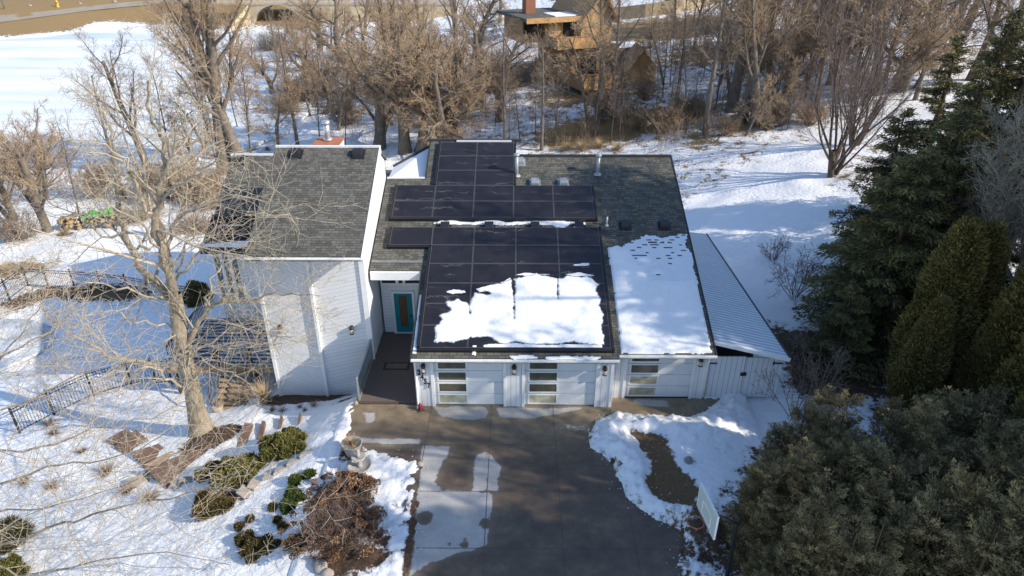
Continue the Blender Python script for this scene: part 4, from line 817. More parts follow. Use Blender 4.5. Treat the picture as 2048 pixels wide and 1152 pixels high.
def shrub(seed,kind,n,H,Rd,rmin=.006,levels=3,kids=(5,5),spread=(15,60)):
    """multi-stem bare bush"""
    P=dict(levels=levels,n=(5,4,3,3),wig=(.1,.16,.2,.2),up=(.04,.04,.03,.02),kids=kids+(3,),t0=(.25,.2,.15),ang=((20,50),(25,55),(25,60)),len=(.5,.5,.5),rr=(.6,.6,.6),rmin=rmin); w=Wood(seed,P)
    for i in range(n):
        a=w.r.uniform(0,6.283); an=R(w.r.uniform(*spread)); d=(math.sin(an)*math.cos(a),math.sin(an)*math.sin(a),math.cos(an)); q=w.r.uniform(0,.18)*Rd
        w.branch((q*math.cos(a),q*math.sin(a),-.1),d,H*w.r.uniform(.6,1.1),rmin*2.6,rmin,0)
    return tube_mesh('stems',[(w.out[0],4),(w.out[1],3),(w.out[2],3),(w.out[3],3)])
def tuft(seed,n,L,w,spread=.6,droop=.5):
    rng=np.random.default_rng(seed); a=rng.uniform(0,6.283,n); sp=np.abs(rng.normal(0,spread,n)); l=L*rng.uniform(.5,1.1,n); V=[];Q=[]
    d=np.stack([np.cos(a),np.sin(a)],1); b=d*rng.uniform(0,.25*L*spread,n)[:,None]; pr=np.stack([-d[:,1],d[:,0]],1)*w
    u=np.array([0,.4,.75,1.0]); wd=[1,.8,.5,.1]
    for i,t_ in enumerate(u):
        r=b+d*(np.sin(sp)*l*t_+droop*l*.4*t_**2.5)[:,None]; z=np.cos(np.minimum(sp,1.4))*l*t_-droop*l*.45*t_**3
        for s in (-1,1): V.append(np.concatenate([r+pr*s*wd[i],z[:,None]],1))
    V=np.stack(V,1).reshape(-1,3); base=np.arange(n)[:,None]*8
    for i in range(3): Q.append(base+np.array([[2*i,2*i+1,2*i+3,2*i+2]]))
    return mesh_np('blades',V,np.concatenate(Q),True)
# ------------------------------------------------------------ yard things
def gthing(name,p,label,cat,group=None): return empty(name,(float(p[0]),float(p[1]),float(p[2])),label,cat,group)
def wparts(root,items):
    for nm,mb,mat in items: mb.build(nm,M[mat],root)
def gslab(name,quad,th,mat,label,cat,group=None,lift=.05,level=True):
    P=[at(a,b) for a,b in quad]; z=max(p[2] for p in P) if level else None
    if level: z=sum(p[2] for p in P)/len(P)+lift
    pts=[(p[0],p[1],z if level else p[2]+lift) for p in P]
    ar=sum(pts[i][0]*pts[(i+1)%len(pts)][1]-pts[(i+1)%len(pts)][0]*pts[i][1] for i in range(len(pts)))
    if ar<0: pts=pts[::-1]
    c=tuple(sum(q[i] for q in pts)/len(pts) for i in range(3)); m=MB().slab([tuple(q[i]-c[i] for i in range(3)) for q in pts],th)
    o=m.build(name,M[mat],None,bevel=.012); o.location=c; return tag(o,label,cat,group)
simple('paver_brown',(.17,.105,.075),.85,.3,3,bump=.4); simple('paver_tan',(.34,.25,.17),.85,.2,3,bump=.4); simple('timber',(.12,.085,.06),.85,.3,5,bump=.4)
Z1=lambda L:[(x/2.548,700+y/2.548) for x,y in L]; Z2=lambda L:[(350+x/2.865,750+y/2.865) for x,y in L]
gslab('step',Z2([(338,445),(402,293),(450,293),(388,448)]),.3,'paver_brown','brown garden step, widest of the treads by the boxwood','garden step','garden steps')
gslab('step',Z2([(447,418),(503,282),(523,285),(483,418)]),.3,'paver_brown','brown garden step between the widest tread and the boxwood','garden step','garden steps')
gslab('step',Z2([(580,325),(608,250),(622,255),(600,325)]),.3,'paver_brown','narrow brown step edge showing through snow behind the round boxwood','garden step','garden steps')
gslab('step',Z2([(695,305),(716,238),(727,242),(707,305)]),.3,'paver_brown','topmost sliver of brown step nearest the driveway','garden step','garden steps')
gslab('step',Z1([(740,630),(855,712),(990,650),(1140,565),(1212,420),(1100,478),(925,548),(800,622)]),.35,'paver_brown','large brown paved landing below the old tree','garden landing','garden steps',.03)
gslab('step',Z1([(738,602),(800,620),(925,546),(875,518)]),.3,'paver_tan','tan step at the lower edge of the large landing','garden step','garden steps')
gslab('step',Z1([(672,540),(736,602),(872,520),(812,485)]),.3,'paver_brown','dark brown step next below the tan one','garden step','garden steps')
gslab('step',Z1([(585,500),(655,545),(765,462),(700,428)]),.3,'paver_brown','half snowed-over brown step going down to the pool yard','garden step','garden steps',.08)
gslab('step',Z1([(540,470),(590,495),(690,440),(650,415)]),.3,'paver_brown','lowest brown step, mostly under snow','garden step','garden steps',.08)
# edging stones along the terrace
for i,(q,l) in enumerate([([(350,690),(395,645),(440,655),(395,712)],'pale squared stone block capping the terrace edging'),([(415,655),(450,610),(495,615),(455,665)],'second stone block up from the pale capstone'),([(500,610),(520,580),(575,555),(560,590)],'flat grey edging stone below the juniper'),([(565,585),(580,548),(650,510),(640,535)],'long edging stone halfway up the terrace'),([(640,535),(655,505),(720,465),(712,490)],'long edging stone near the boxwood'),([(715,488),(725,462),(790,420),(790,432)],'topmost thin edging stone toward the planter'),([(20,630),(30,605),(95,585),(100,615)],'grey block edging the landing beside the boxwood'),([(-20,655),(-15,625),(25,612),(30,650)],'lower grey block edging the landing')]):
    gslab('edging_stone',Z2(q),.3,'stone_tan' if i<2 else 'stone_grey',l,'edging stone','terrace edging stones',.1)
for q,l in [([(640,715),(655,675),(745,640),(765,665),(700,700)],'pale stone block at the foot of the landing')]: gslab('edging_stone',Z1(q),.3,'stone_tan',l,'edging stone','terrace edging stones',.12)
# rocks
def rock(px,py,r,label,group=None,mat='stone_grey',sq=.6):
    p=at(px,py); rng=np.random.default_rng(int(px+py)); bm=MB(); 
    import bmesh
    b=bmesh.new(); bmesh.ops.create_icosphere(b,subdivisions=3,radius=1)
    for v in b.verts:
        k=1+.5*(float(fbm(np.array([v.co.x*1.3+px]),np.array([v.co.y*1.3+v.co.z*2]),5)[0])-.5); v.co=Vector((v.co.x*r*k,v.co.y*r*k*.85,v.co.z*r*sq*k))
    me=bpy.data.meshes.new('rock'); b.to_mesh(me); b.free(); me.polygons.foreach_set('use_smooth',[True]*len(me.polygons)); o=link('rock',me,M[mat]); o.location=(p[0],p[1],p[2]+r*sq*.3); o.rotation_euler=(0,0,px); return tag(o,label,'rock',group)
rock(640,1135,.24,'rounded grey boulder at the foot of the hydrangea'); rock(655,1150,.2,'brownish rock beside the grey boulder',mat='stone_tan'); rock(1377,922,.17,'grey rock in snow right of the thawed patch'); rock(1372,1130,.1,'small stone in snow by the driveway mouth'); rock(840,930,.14,'grey rock at the driveway corner by the dry clump')
# fountain
p=at(720,938); x,y,z=p; g=wroot('fountain',p,'grey cast-stone tiered garden fountain by the driveway','fountain')
wparts(g,[('basin',MB().lathe([(.18,-.05),(.2,.05),(.4,.12),(.43,.2),(.38,.2),(.34,.15),(.05,.13)],(x,y,z),24),'cast_stone'),('pedestal',MB().lathe([(.11,.131),(.07,.2),(.09,.28),(.06,.34),(.1,.42)],(x,y,z),16),'cast_stone'),('upper_bowl',MB().lathe([(.08,.421),(.22,.5),(.25,.56),(.21,.56),(.06,.5)],(x,y,z),20),'cast_stone'),('finial',MB().lathe([(.06,.505),(.045,.6),(.08,.66),(.05,.72),(.075,.77),(.03,.85),(.01,.9)],(x,y,z),14),'cast_stone')])
p=at(706,905); x,y,z=p; g=wroot('planter',p,'round stone planter full of dried brown grass','planter')
wparts(g,[('pot',MB().lathe([(.22,-.1),(.26,.1),(.34,.4),(.37,.44),(.33,.44),(.3,.36),(.05,.34)],(x,y,z),22),'cast_stone')])
bl=link('dried_grass',tuft(5,160,.5,.008,.75,.7),M['stem_tan'],g); bl.location=(0,0,.36)
def grass(px,py,n,L,seed,label,mat='stem_tan',sp=.6,group=None,dr=.6):
    p=at(px,py); o=gthing('ornamental_grass',p,label,'ornamental grass',group); link('blades',tuft(seed,n,L,.009,sp,dr),M[mat],o); return o
grass(532,803,260,1.35,3,'tall tan ornamental grass at the corner of the tall white wall',sp=.45)
grass(798,910,150,.38,4,'small dry brown clump in snow beside the driveway corner',mat='twig_tan',sp=.9)
for i,(a,b,s,l) in enumerate([(545,822,.3,'dry tuft below the tall ornamental grass'),(565,822,.3,'dry tuft in snow left of the wall middle'),(600,815,.22,'low dry tuft under the left half of the tall wall'),(628,812,.35,'dry tuft under the middle of the tall wall'),(610,822,.2,'little dry tuft in front of the wall tufts')]): grass(a,b,70,s,20+i,l,'twig_tan',.8,'dry tufts below the tall wall')
for i,(a,b,s,l) in enumerate([(255,985,.55,'brown dry perennial clump left of the stone block'),(300,1000,.6,'dark dry clump right below the stone block'),(215,945,.65,'round brown dry clump left of the landing'),(105,975,.4,'orange-brown leaf clump in the snow near the bottom left'),(50,965,.35,'flat brown clump left of the orange one'),(165,905,.35,'small rusty clump in snow above the round brown clump'),(110,868,.4,'tan grass clump beside the lower iron fence'),(100,850,.5,'tan grass clump against the lower fence end')]): grass(a,b,130,s,40+i,l,'twig_tan',.9,'dry clumps on the lower garden snow')
for i,(a,b,s,l) in enumerate([(505,245,.9,'large straw-coloured grass clump by the big cottonwoods'),(535,300,.6,'tan grass clump behind the tall roof ridge'),(575,305,.6,'tan grass clump left of the chimney'),(470,300,.6,'tan clump beside the lake shore trunk'),(610,300,.6,'tan clump close to the chimney'),(18,545,1.0,'wide straw clump at the left edge beyond the iron fence'),(130,470,.7,'reddish grass clump under the bushy tree'),(1165,300,1.4,'tall tan reed clump behind the solar roof'),(1200,296,1.3,'tan reed clump right of the tallest reeds'),(1135,300,1.0,'thin tan reed clump left of the tallest reeds'),(1235,300,1.2,'tan reed clump above the right roof ridge'),(1190,270,1.2,'tan reed clump at the foot of the pale multi-stem tree')]): grass(a,b,320,s,60+i,l,'stem_tan',.75,'straw grass clumps')
# evergreen shrubs
def mound(px,py,seed,rx,rh,n,mat,label,name='shrub',cat='shrub',lob=4,group=None,sq=1.0,l=.09,wd=.018):
    p=at(px,py); rng=random.Random(seed); L=[(0,0,rh*.3,rx*.6,rh*.6)]; lob=lob*2
    for i in range(lob): a=i*2.4+rng.uniform(-.4,.4); d=rx*rng.uniform(.3,.85); L.append((d*math.cos(a),d*math.sin(a)*sq,rh*rng.uniform(.1,.6)*(1.1-.6*d/rx),rx*rng.uniform(.16,.38),rh*rng.uniform(.25,.55)))
    sm,fm=yew(seed,L,n,l,wd,4); o=gthing(name,p,label,cat,group); link('stems',sm,M['twig_brown'],o); link('foliage',fm,M[mat],o); return o
mound(572,902,1,.85,.7,9000,'boxwood_leaf','round green boxwood beside the narrow garden steps',lob=5)
mound(585,882,9,.5,.6,4000,'boxwood_leaf','upper green boxwood touching the round one',lob=3)
mound(478,955,2,.85,.75,9000,'boxwood_leaf','yellow-green boxwood at the end of the brown landing',lob=5)
mound(425,945,3,.35,.45,2500,'boxwood_leaf','small olive boxwood left of the yellow-green one',lob=3)
mound(405,958,4,.28,.35,1600,'boxwood_leaf','smallest dark boxwood at the landing corner',lob=2)
mound(420,1020,5,.75,.4,6500,'juniper_brown','low brownish juniper under the yellow-green boxwood',lob=5)
mound(515,1100,6,.5,.22,3000,'juniper_brown','flat brown juniper strip in the front snow',lob=3); mound(490,1083,16,.35,.2,1800,'juniper_brown','upper end of the flat brown juniper strip',lob=3)
mound(590,965,7,.25,.25,1500,'juniper_leaf','bright green creeping juniper tip',lob=3,group='creeping juniper sprigs'); mound(588,995,8,.35,.25,2000,'juniper_leaf','bright green creeping juniper beside the hydrangea',lob=3,group='creeping juniper sprigs'); mound(620,950,10,.2,.12,700,'juniper_leaf','tiny green juniper sprig in snow below the fountain',lob=3,group='creeping juniper sprigs'); mound(575,1015,12,.3,.2,1500,'juniper_leaf','dark green juniper left of the dried hydrangea',lob=3,group='creeping juniper sprigs')
mound(600,1090,13,.4,.3,2200,'juniper_leaf','green juniper under the lower left of the hydrangea',lob=3,group='creeping juniper sprigs')
for i,(a,b) in enumerate([(545,1018),(500,1040),(555,1042),(480,1055),(535,1080),(550,1090),(565,1055)]): mound(a,b,30+i,.13,.1,260,'juniper_brown','tiny dark sprig poking through the front snow',lob=2,group='dark sprigs in the front snow')
mound(395,600,14,.9,1.2,7000,'hemlock_leaf','dark evergreen bush by the left bay wall',lob=5,l=.14); mound(20,1085,15,.5,.6,1500,'hemlock_leaf','small dark pine at the bottom left corner',lob=3,l=.3,wd=.012); mound(15,1150,17,.7,.5,3000,'boxwood_leaf','olive shrub at the very bottom left',lob=3)
# dried hydrangea
leafmat('dry_head',(.06,.033,.024),(.17,.095,.06),(.42,.25,.13))
def heads(seed,n,Rx,Ry,h0,h1,r,per=46,band=None):
    rng=np.random.default_rng(seed); P=[];D=[];T=[]
    for i in range(n):
        a=rng.uniform(0,6.283); d=math.sqrt(rng.uniform(.02,1)); c=np.array([Rx*d*math.cos(a),Ry*d*math.sin(a),h0+(h1-h0)*(1-d*d)*rng.uniform(.6,1.1)]); q=rng.normal(0,1,(per,3)); q/=np.linalg.norm(q,axis=1,keepdims=True); q[:,2]=np.abs(q[:,2])*.8
        P.append(c+q*r*rng.uniform(.7,1.3)); D.append(q+rng.normal(0,.5,q.shape)); T.append(np.clip(np.full(per,rng.normal(.45,.22))+rng.normal(0,.1,per),0,1))
    P=np.concatenate(P);D=np.concatenate(D);T=np.concatenate(T); V,Q=sprays(P,D,.05,.022,2,rng,.6); return foliage_mesh(V,Q,np.repeat(T,8),'dried_heads')
def hydrangea(px,py,seed,Rx,Ry,h,n,label,stems=60):
    p=at(px,py); o=gthing('hydrangea',p,label,'hydrangea'); link('stems',shrub(seed,'',stems,h*1.25,Rx,.006,3,(5,4),(10,65)),M['twig_purple'],o); link('dried_heads',heads(seed,n,Rx,Ry,h*.3,h*.95,.085),M['dry_head'],o); return o
hydrangea(668,1075,1,1.55,1.35,1.1,60,'large dried hydrangea with purple-brown stems and rusty flower heads',110)
hydrangea(690,975,2,1.1,.35,.55,34,'row of rusty dried hydrangea heads below the fountain',30)
hydrangea(735,985,3,.4,.5,.35,12,'low rusty plant between the hydrangea row and the driveway',10); hydrangea(745,1045,4,.35,.5,.35,12,'low rusty plant right of the large hydrangea',10)
# deck and stair
def deckroot():
    g=wroot('deck',(-13.5,6.5,-1.3),'shaded wooden deck with snow and painted shadow stripes between its boards beside the tall block','deck')
    t=NT('deck_boards'); p=t.pos(); sp=t.new('ShaderNodeSeparateXYZ'); t.lk(p,sp.inputs[0]); n=t.noise(p,2.5,5); k=t.math('FRACT',t.math('DIVIDE',sp.outputs[1],.3)); sn=t.math('LESS_THAN',t.math('ADD',k,t.math('MULTIPLY',t.math('SUBTRACT',n,.5),1.2)),.5)
    t.col(t.mix(sn,(.07,.058,.055),(.42,.43,.46))).rough(.9)  # stripes mix snow with shade and railing shadows put into the colour
    m=MB(); 
    for i in range(28):
        y=4.45+i*.15; m.box(-15.6,-10.4,y,y+.143,-1.36,-1.3)
    b=m.build('deck_floor',M['deck_boards'],g)
    MB().box(-15.75,-10.42,4.24,4.4,-1.55,-1.2).build('beam',M['wood_tan'],g)
    for x in (-15.6,-13.5,-11.9,-10.6): MB().box(x,x+.14,4.42,4.56,-3,-1.37).build('post',M['wood_dark'],g)
    m=MB(); m.box(-15.68,-15.6,4.45,8.6,-.35,-.27); m.box(-15.68,-15.6,4.45,8.6,-1.2,-1.14)
    for i in range(30): y=4.5+i*.14; m.box(-15.655,-15.625,y,y+.03,-1.139,-.351)
    m.build('railing',M['black_metal'],g)
    m=MB(); 
    for x in (-13.35,-11.9): m.box(x-.04,x+.04,4.4,4.48,-1.3,-.3)
    m.build('stair_post',M['black_metal'],g)
    g=wroot('staircase',(-12.6,3.7,-2.5),'weathered wooden stair going down from the deck by the old tree','staircase')
    for i in range(7):
        z=-1.42-i*.17; y=4.22-i*.2; MB().box(-13.2,-11.95,y-.27,y,z-.05,z).build('tread',M['wood_tan'],g); MB().box(-13.17,-11.98,y-.02,y-.002,z-.2,z-.052).build('riser',M['wood_grey'],g)
    for x in (-13.27,-11.93): m=MB(); m.bar((x,4.25,-1.55),(x,2.75,-2.83),.05,.3); m.build('stringer',M['wood_grey'],g)
    for x in (-13.33,-11.86): m=MB(); m.bar((x,4.3,-.35),(x,2.85,-1.6),.05,.05); m.bar((x,2.85,-1.6),(x,2.85,-2.7),.06,.06); m.bar((x,4.3,-.35),(x,4.3,-1.5),.06,.06); m.build('handrail',M['wood_dark'],g)
deckroot()
p=at(437,822); x,y,z=p; g=wroot('planter_box',p,'small tan planter pot at the foot of the deck stair','planter'); wparts(g,[('pot',MB().lathe([(.16,-.05),(.2,.1),(.24,.3),(.2,.3),(.02,.24)],(x,y,z),16),'stone_tan')]); bl=link('dried_stems',tuft(9,40,.6,.008,.4,.3),M['twig_tan'],g); bl.location=(0,0,.25)
# iron fences
def fence(pxs,h,label,cl=.12):
    P=[at(*q) for q in pxs]; r=wroot('iron_fence',P[0],label,'fence')
    for p in P:
        m=MB().box(p[0]-.035,p[0]+.035,p[1]-.035,p[1]+.035,p[2]-.3,p[2]+h+.12); m.lathe([(.05,0),(.055,.03),(.02,.07)],(p[0],p[1],p[2]+h+.121),8); m.build('post',M['black_metal'],r)
    for a,b in zip(P[:-1],P[1:]):
        m=MB(); d=b-a; L=np.hypot(d[0],d[1]); k=max(2,int(L/cl))
        for z in (.12,h-.14,h): m.bar(a+(0,0,z),b+(0,0,z),.03,.035)
        for i in range(1,k): q=a+d*i/k; m.box(q[0]-.008,q[0]+.008,q[1]-.008,q[1]+.008,q[2]+.05,q[2]+h+.06)
        m.build('fence_panel',M['black_metal'],r)
fence([(-30,640),(20,600),(57,572),(99,577),(151,579),(205,583),(259,590),(300,598),(345,606),(385,612)],1.2,'black iron picket fence along the far side of the pool yard')
fence([(345,768),(313,765),(264,770),(188,792),(109,830),(40,866)],1.25,'black iron picket fence on the near side of the pool yard')
# pool cover seen as a grey-blue sweep
t=NT('pool_vinyl'); _p=t.pos(); t.col(t.mix(t.mr(t.noise(_p,.5,6,.6),.42,.6),(.3,.36,.42),(.8,.83,.87))).rough(.7); P=[atz(a,b,-3.0) for a,b in [(-60,650),(0,640),(60,640),(105,655),(110,680),(70,710),(0,740),(-60,760)]]; 
m=MB().slab([(q[0],q[1],-2.93) for q in P][::-1],.15); o=m.build('pool_cover',M['pool_vinyl']); tag(o,'grey-blue winter cover on the pool at the left edge','pool cover')
# wood pile, tarp, plywood
def logpile():
    rng=random.Random(4); p=at(168,458); g=wroot('woodpile',p,'stack of split logs under a green tarp by the bushy tree','woodpile')
    dirx=at(235,452)-p; dirx[2]=0; L=np.linalg.norm(dirx); dirx/=L; n=np.array((-dirx[1],dirx[0],0)); m=MB()
    for i in range(60):
        c=p+dirx*(rng.uniform(-1.6,2.6))+np.array((0,0,.12+.24*rng.randint(0,3)))+n*rng.uniform(-.2,.4); e=c+n*.55+dirx*rng.uniform(-.2,.2); m.tube([c-n*.2,e],rng.uniform(.1,.16),7)
    m.build('logs',M['log_end'],g)
    for k,(u,w) in enumerate([(.5,.5),(1.6,.9),(2.1,.4)]):
        c=p+dirx*u+(0,0,1.02+.1*k); m=MB(); N=7
        vs=[tuple(c+dirx*(i/N-.5)*w*2.2+n*(j/N-.2)*1.1+np.array((0,0,.12*math.sin(i*1.9+k)+.1*math.cos(j*2.3)-.3*(abs(j/N-.5)*2)**3))) for j in range(N+1) for i in range(N+1)]
        m.add(vs,[(j*(N+1)+i,j*(N+1)+i+1,(j+1)*(N+1)+i+1,(j+1)*(N+1)+i) for j in range(N) for i in range(N)]); m.build('tarp',M['green_tarp'],g)
logpile()
p=at(335,472); x,y,z=p; g=tag(MB().add([(x-.9,y+.5,z),(x+.35,y-.9,z),(x+.45,y-.8,z+.95),(x-.8,y+.6,z+1.5),(x-.86,y+.54,z),(x+.39,y-.86,z),(x+.49,y-.76,z+.95),(x-.76,y+.64,z+1.5)],[(0,1,2,3),(7,6,5,4),(0,4,5,1),(1,5,6,2),(2,6,7,3),(3,7,4,0)]).build('plywood_sheet',M['plywood']),'tan plywood sheet leaning by the brush pile','plywood sheet')
p=at(395,462); o=gthing('brush_pile',p,'reddish brown brush pile beside the left wing','brush pile'); link('stems',shrub(71,'',120,1.6,2.0,.012,3,(4,4),(35,88)),M['twig_brown'],o)
p=at(275,440); o=gthing('brush_pile',p,'grey heap of brush right of the woodpile','brush pile'); link('stems',shrub(72,'',130,2.2,2.4,.012,3,(4,4),(40,88)),M['twig_pale'],o)
# basketball backboard
B0=atz(1403,965,3.2);B1=atz(1437,1033,3.2); d=(B1-B0); d/=np.linalg.norm(d); n=np.array((d[1],-d[0],0)); n=-n if n[0]>0 else n; c=(B0+B1)/2+np.array((0,0,-.42)); L=.58
t=NT('backboard'); t.col((.5,.58,.57)).rough(.25)
g=wroot('basketball_hoop',(c[0]+.9,c[1],0.05),'basketball hoop with a pale rectangular backboard among the yews','basketball hoop')
wparts(g,[('backboard',MB().obox(c,d*L,n*.012,np.array((0,0,.38))),'backboard'),('board_frame',MB().obox(c+(0,0,.395),d*(L+.03),n*.025,np.array((0,0,.014))).obox(c-(0,0,.395),d*(L+.03),n*.025,np.array((0,0,.014))).obox(c+d*(L+.016),d*.013,n*.025,np.array((0,0,.379))).obox(c-d*(L+.016),d*.013,n*.025,np.array((0,0,.379))),'plastic_white')])
sq=MB(); cc=c+n*.018-np.array((0,0,.12))
for o_,a,b in ((np.array((0,0,.2)),.28,.02),(np.array((0,0,-.2)),.28,.02)): sq.obox(cc+o_,d*a,n*.004,np.array((0,0,b)))
for s_ in (-1,1): sq.obox(cc+d*s_*.28,d*.02,n*.004,np.array((0,0,.179)))
wparts(g,[('target_square',sq,'white_trim')])
hoop=[c+n*(.28+.225*math.cos(a))+d*.225*math.sin(a)-np.array((0,0,.38)) for a in np.linspace(0,6.283,20)]; wparts(g,[('rim',MB().tube(hoop,.012,6,False),'orange_metal'),('pole',MB().tube([c-n*.95-np.array((0,0,2.75)),c-n*.9-np.array((0,0,.6)),c-n*.03],[.06,.05,.04],10),'black_metal')])
# ------------------------------------------------------------ trees
# the old tree in the left garden: limbs follow the photo, each with its own depth
TB=at(402,862); Y0=TB[1]
def limb(w,pts,r0,r1,lev,kids,t0=.1,sub=3):
    P=np.array([aty(a,b,Y0+dy) for a,b,dy in pts]); n=len(P); k=(n-1)*sub; out=[]
    for i in range(n-1):
        a,b,c,d=P[max(i-1,0)],P[i],P[i+1],P[min(i+2,n-1)]
        for j in range(sub): t=j/sub; out.append(.5*((2*b)+(c-a)*t+(2*a-5*b+4*c-d)*t*t+(3*b-a-3*c+d)*t**3))
    out.append(P[-1]); out=np.array(out); g=np.random.default_rng(int(abs(pts[0][0]+pts[-1][1]))); out[1:-1]+=g.normal(0,.02,out[1:-1].shape)*(1+lev*1.5)
    w.poly(out,np.linspace((r0*.88)**.8,r1**.8,len(out))**1.25,lev,t0,kids)
OT=dict(levels=5,n=(5,5,5,4,3),wig=(.1,.13,.17,.2,.24),up=(.02,.04,.03,.02,.0),kids=(6,8,8,7),t0=(.2,.15,.12,.1),ang=((30,65),(30,65),(30,70),(30,70)),len=(.5,.5,.52,.6),rr=(.5,.4,.42,.5),rmin=.007)
w=Wood(11,OT)
tr=[(406,872,0),(400,850,0),(393,820,0),(385,780,0),(372,725,0),(360,668,.05),(354,620,.1),(350,585,.1)]
P=np.array([aty(a,b,Y0+d) for a,b,d in tr]); P[0,2]=TB[2]-.4; w.out[0].append((P,np.array([.6,.46,.36,.31,.29,.28,.27,.22])))
for pts,r0,r1,lev,k in [
 ([(352,615,.1),(325,578,.3),(290,540,.7),(262,500,1.0),(243,455,1.2),(234,410,1.3),(236,360,1.2),(231,315,1.1),(222,262,1.2),(205,215,1.3)],.2,.03,1,13),
 ([(352,612,.1),(342,560,-.1),(328,510,-.2),(308,465,-.2),(312,425,-.3),(322,385,-.4),(326,342,-.5),(331,300,-.5),(312,258,-.6),(300,210,-.8),(296,165,-1)],.21,.03,1,14),
 ([(330,345,-.5),(345,310,-.7),(352,270,-.9),(372,225,-1.2),(380,180,-1.4)],.07,.015,2,9),
 ([(308,465,-.2),(290,415,-.6),(272,370,-1),(250,330,-1.3),(225,300,-1.5),(170,285,-1.8)],.09,.015,2,10),
 ([(350,590,.1),(341,550,.4),(340,500,.7),(346,455,.9),(365,410,1.1),(385,370,1.3),(410,335,1.5)],.12,.02,1,11),
 ([(300,500,.5),(265,470,.6),(205,470,.9),(165,440,1.2),(145,425,1.4),(120,440,1.7),(95,470,1.9)],.07,.012,2,9),
 ([(345,610,.1),(300,590,-.5),(250,578,-1.0),(200,573,-1.4),(140,560,-1.8),(95,575,-2.1)],.06,.012,2,9),
 ([(374,688,0),(392,655,.1),(412,625,.3),(428,606,.4),(465,600,.5),(505,598,.4),(545,590,.3),(580,588,.2),(640,592,-.1)],.13,.012,1,13),
 ([(420,612,.3),(420,570,.4),(440,530,.6),(452,490,.8),(470,455,1)],.05,.012,2,9),
 ([(325,400,-.4),(352,372,-.7),(392,348,-1.1),(430,325,-1.5),(475,300,-2)],.07,.012,2,10),
 ([(345,470,.8),(372,430,.4),(410,405,0),(460,395,-.4),(515,398,-.8),(560,400,-1.1)],.07,.01,2,11),
 ([(352,560,.2),(380,520,.1),(410,478,-.1),(445,452,-.4),(500,440,-.7),(560,418,-1),(580,400,-1.2)],.06,.01,2,11),
 ([(352,545,.4),(372,490,.5),(395,440,.7),(440,398,.9),(490,370,1.2)],.05,.01,2,9),
 ([(348,660,0),(300,640,-.3),(268,645,-.7),(225,620,-1),(170,632,-1.4)],.05,.012,2,8),
 ([(378,745,0),(335,738,-.4),(280,724,-.9),(225,716,-1.4),(180,690,-1.9),(135,660,-2.3),(90,628,-2.7),(66,575,-3)],.11,.012,1,13),
 ([(380,770,0),(340,765,-.5),(315,740,-.8),(270,735,-1.2),(200,755,-1.7),(100,790,-2.2),(20,815,-2.6)],.08,.012,2,11),
 ([(366,700,0),(400,690,-.4),(440,700,-.8),(480,690,-1),(530,690,-1.3),(570,680,-1.5),(620,690,-1.7)],.06,.01,2,12),
 ([(368,705,0),(405,715,-.5),(440,740,-.9),(475,750,-1.1),(510,790,-1.3)],.045,.01,2,9),
 ([(372,720,0),(410,700,.6),(450,662,.9),(490,650,1.1),(540,640,1.1)],.05,.01,2,11),
 ([(360,668,0),(320,690,-.8),(290,720,-1.2),(262,760,-1.5),(240,800,-1.8)],.035,.009,2,7)]:
    limb(w,pts,r0,r1,lev,k)
r=wroot('old_tree',TB,'large bare tree with pale bark left of the tall white block','tree')
link('trunk',tube_mesh('trunk',[(w.out[0],14),(w.out[1],9)]),M['bark_pale'],r); link('crown',tube_mesh('crown',[(w.out[2],6),(w.out[3],4),(w.out[4],3)]),M['twig_pale'],r)
# tree rooted beyond the lower left corner, its limbs reach into the garden
Y0=-6.0; w=Wood(23,dict(OT,kids=(6,7,6,4),rmin=.0065,up=(.02,.03,.02,.01,0)))
base=np.array([-17.2,-6.2,gz(-17.2,-6.2)]); w.out[0].append((np.array([base-(0,0,.4),base+(.2,0,1.2),base+(.5,0,2.6),base+(.9,.1,4.2),base+(1.0,.2,6.5),base+(.9,.2,9)]),np.array([.35,.27,.23,.18,.11,.02])))
for pts,r0,r1,k in [([(-180,1010,0),(-60,985,.2),(60,950,.3),(150,925,.2),(240,915,0),(330,868,-.2)],.06,.01,12),([(-200,1130,0),(-60,1105,-.2),(60,1075,-.4),(150,1035,-.6),(250,1010,-.8),(380,985,-1),(470,972,-1.1)],.07,.01,13),
 ([(-200,1190,0),(-40,1165,-.3),(100,1140,-.6),(200,1122,-.8),(330,1108,-1),(460,1130,-1.2)],.06,.009,12),([(-220,880,.5),(-60,840,1.2),(60,800,1.6),(160,745,1.9),(235,715,2.1)],.05,.01,11),([(-200,930,.3),(-40,905,.8),(80,893,1.2),(180,862,1.4),(300,832,1.6),(380,800,1.7)],.05,.009,12),
 ([(-220,760,.8),(-60,740,1.6),(40,690,2.2),(110,655,2.6),(170,610,2.9)],.05,.01,10),([(-200,1090,-.5),(-40,1120,-1),(80,1170,-1.4),(180,1200,-1.7)],.05,.01,8),([(-200,1050,.4),(-30,1030,.6),(90,1010,.7),(200,985,.8),(300,950,.8)],.045,.009,11),
 ([(-220,820,1),(-80,770,1.8),(0,720,2.4),(60,640,3),(90,600,3.3)],.05,.01,9),([(-230,640,1.5),(-90,610,2.4),(0,590,3),(60,560,3.4),(120,520,3.8)],.045,.01,9)]:
    limb(w,pts,r0,r1,1,k,.15)
r=wroot('reaching_tree',base,'bare lichen-pale tree whose limbs reach in at the bottom left','tree')
link('trunk',tube_mesh('trunk',[(w.out[0],10),(w.out[1],7)]),M['bark_pale'],r); link('crown',tube_mesh('crown',[(w.out[2],5),(w.out[3],3),(w.out[4],3)]),M['twig_pale'],r)
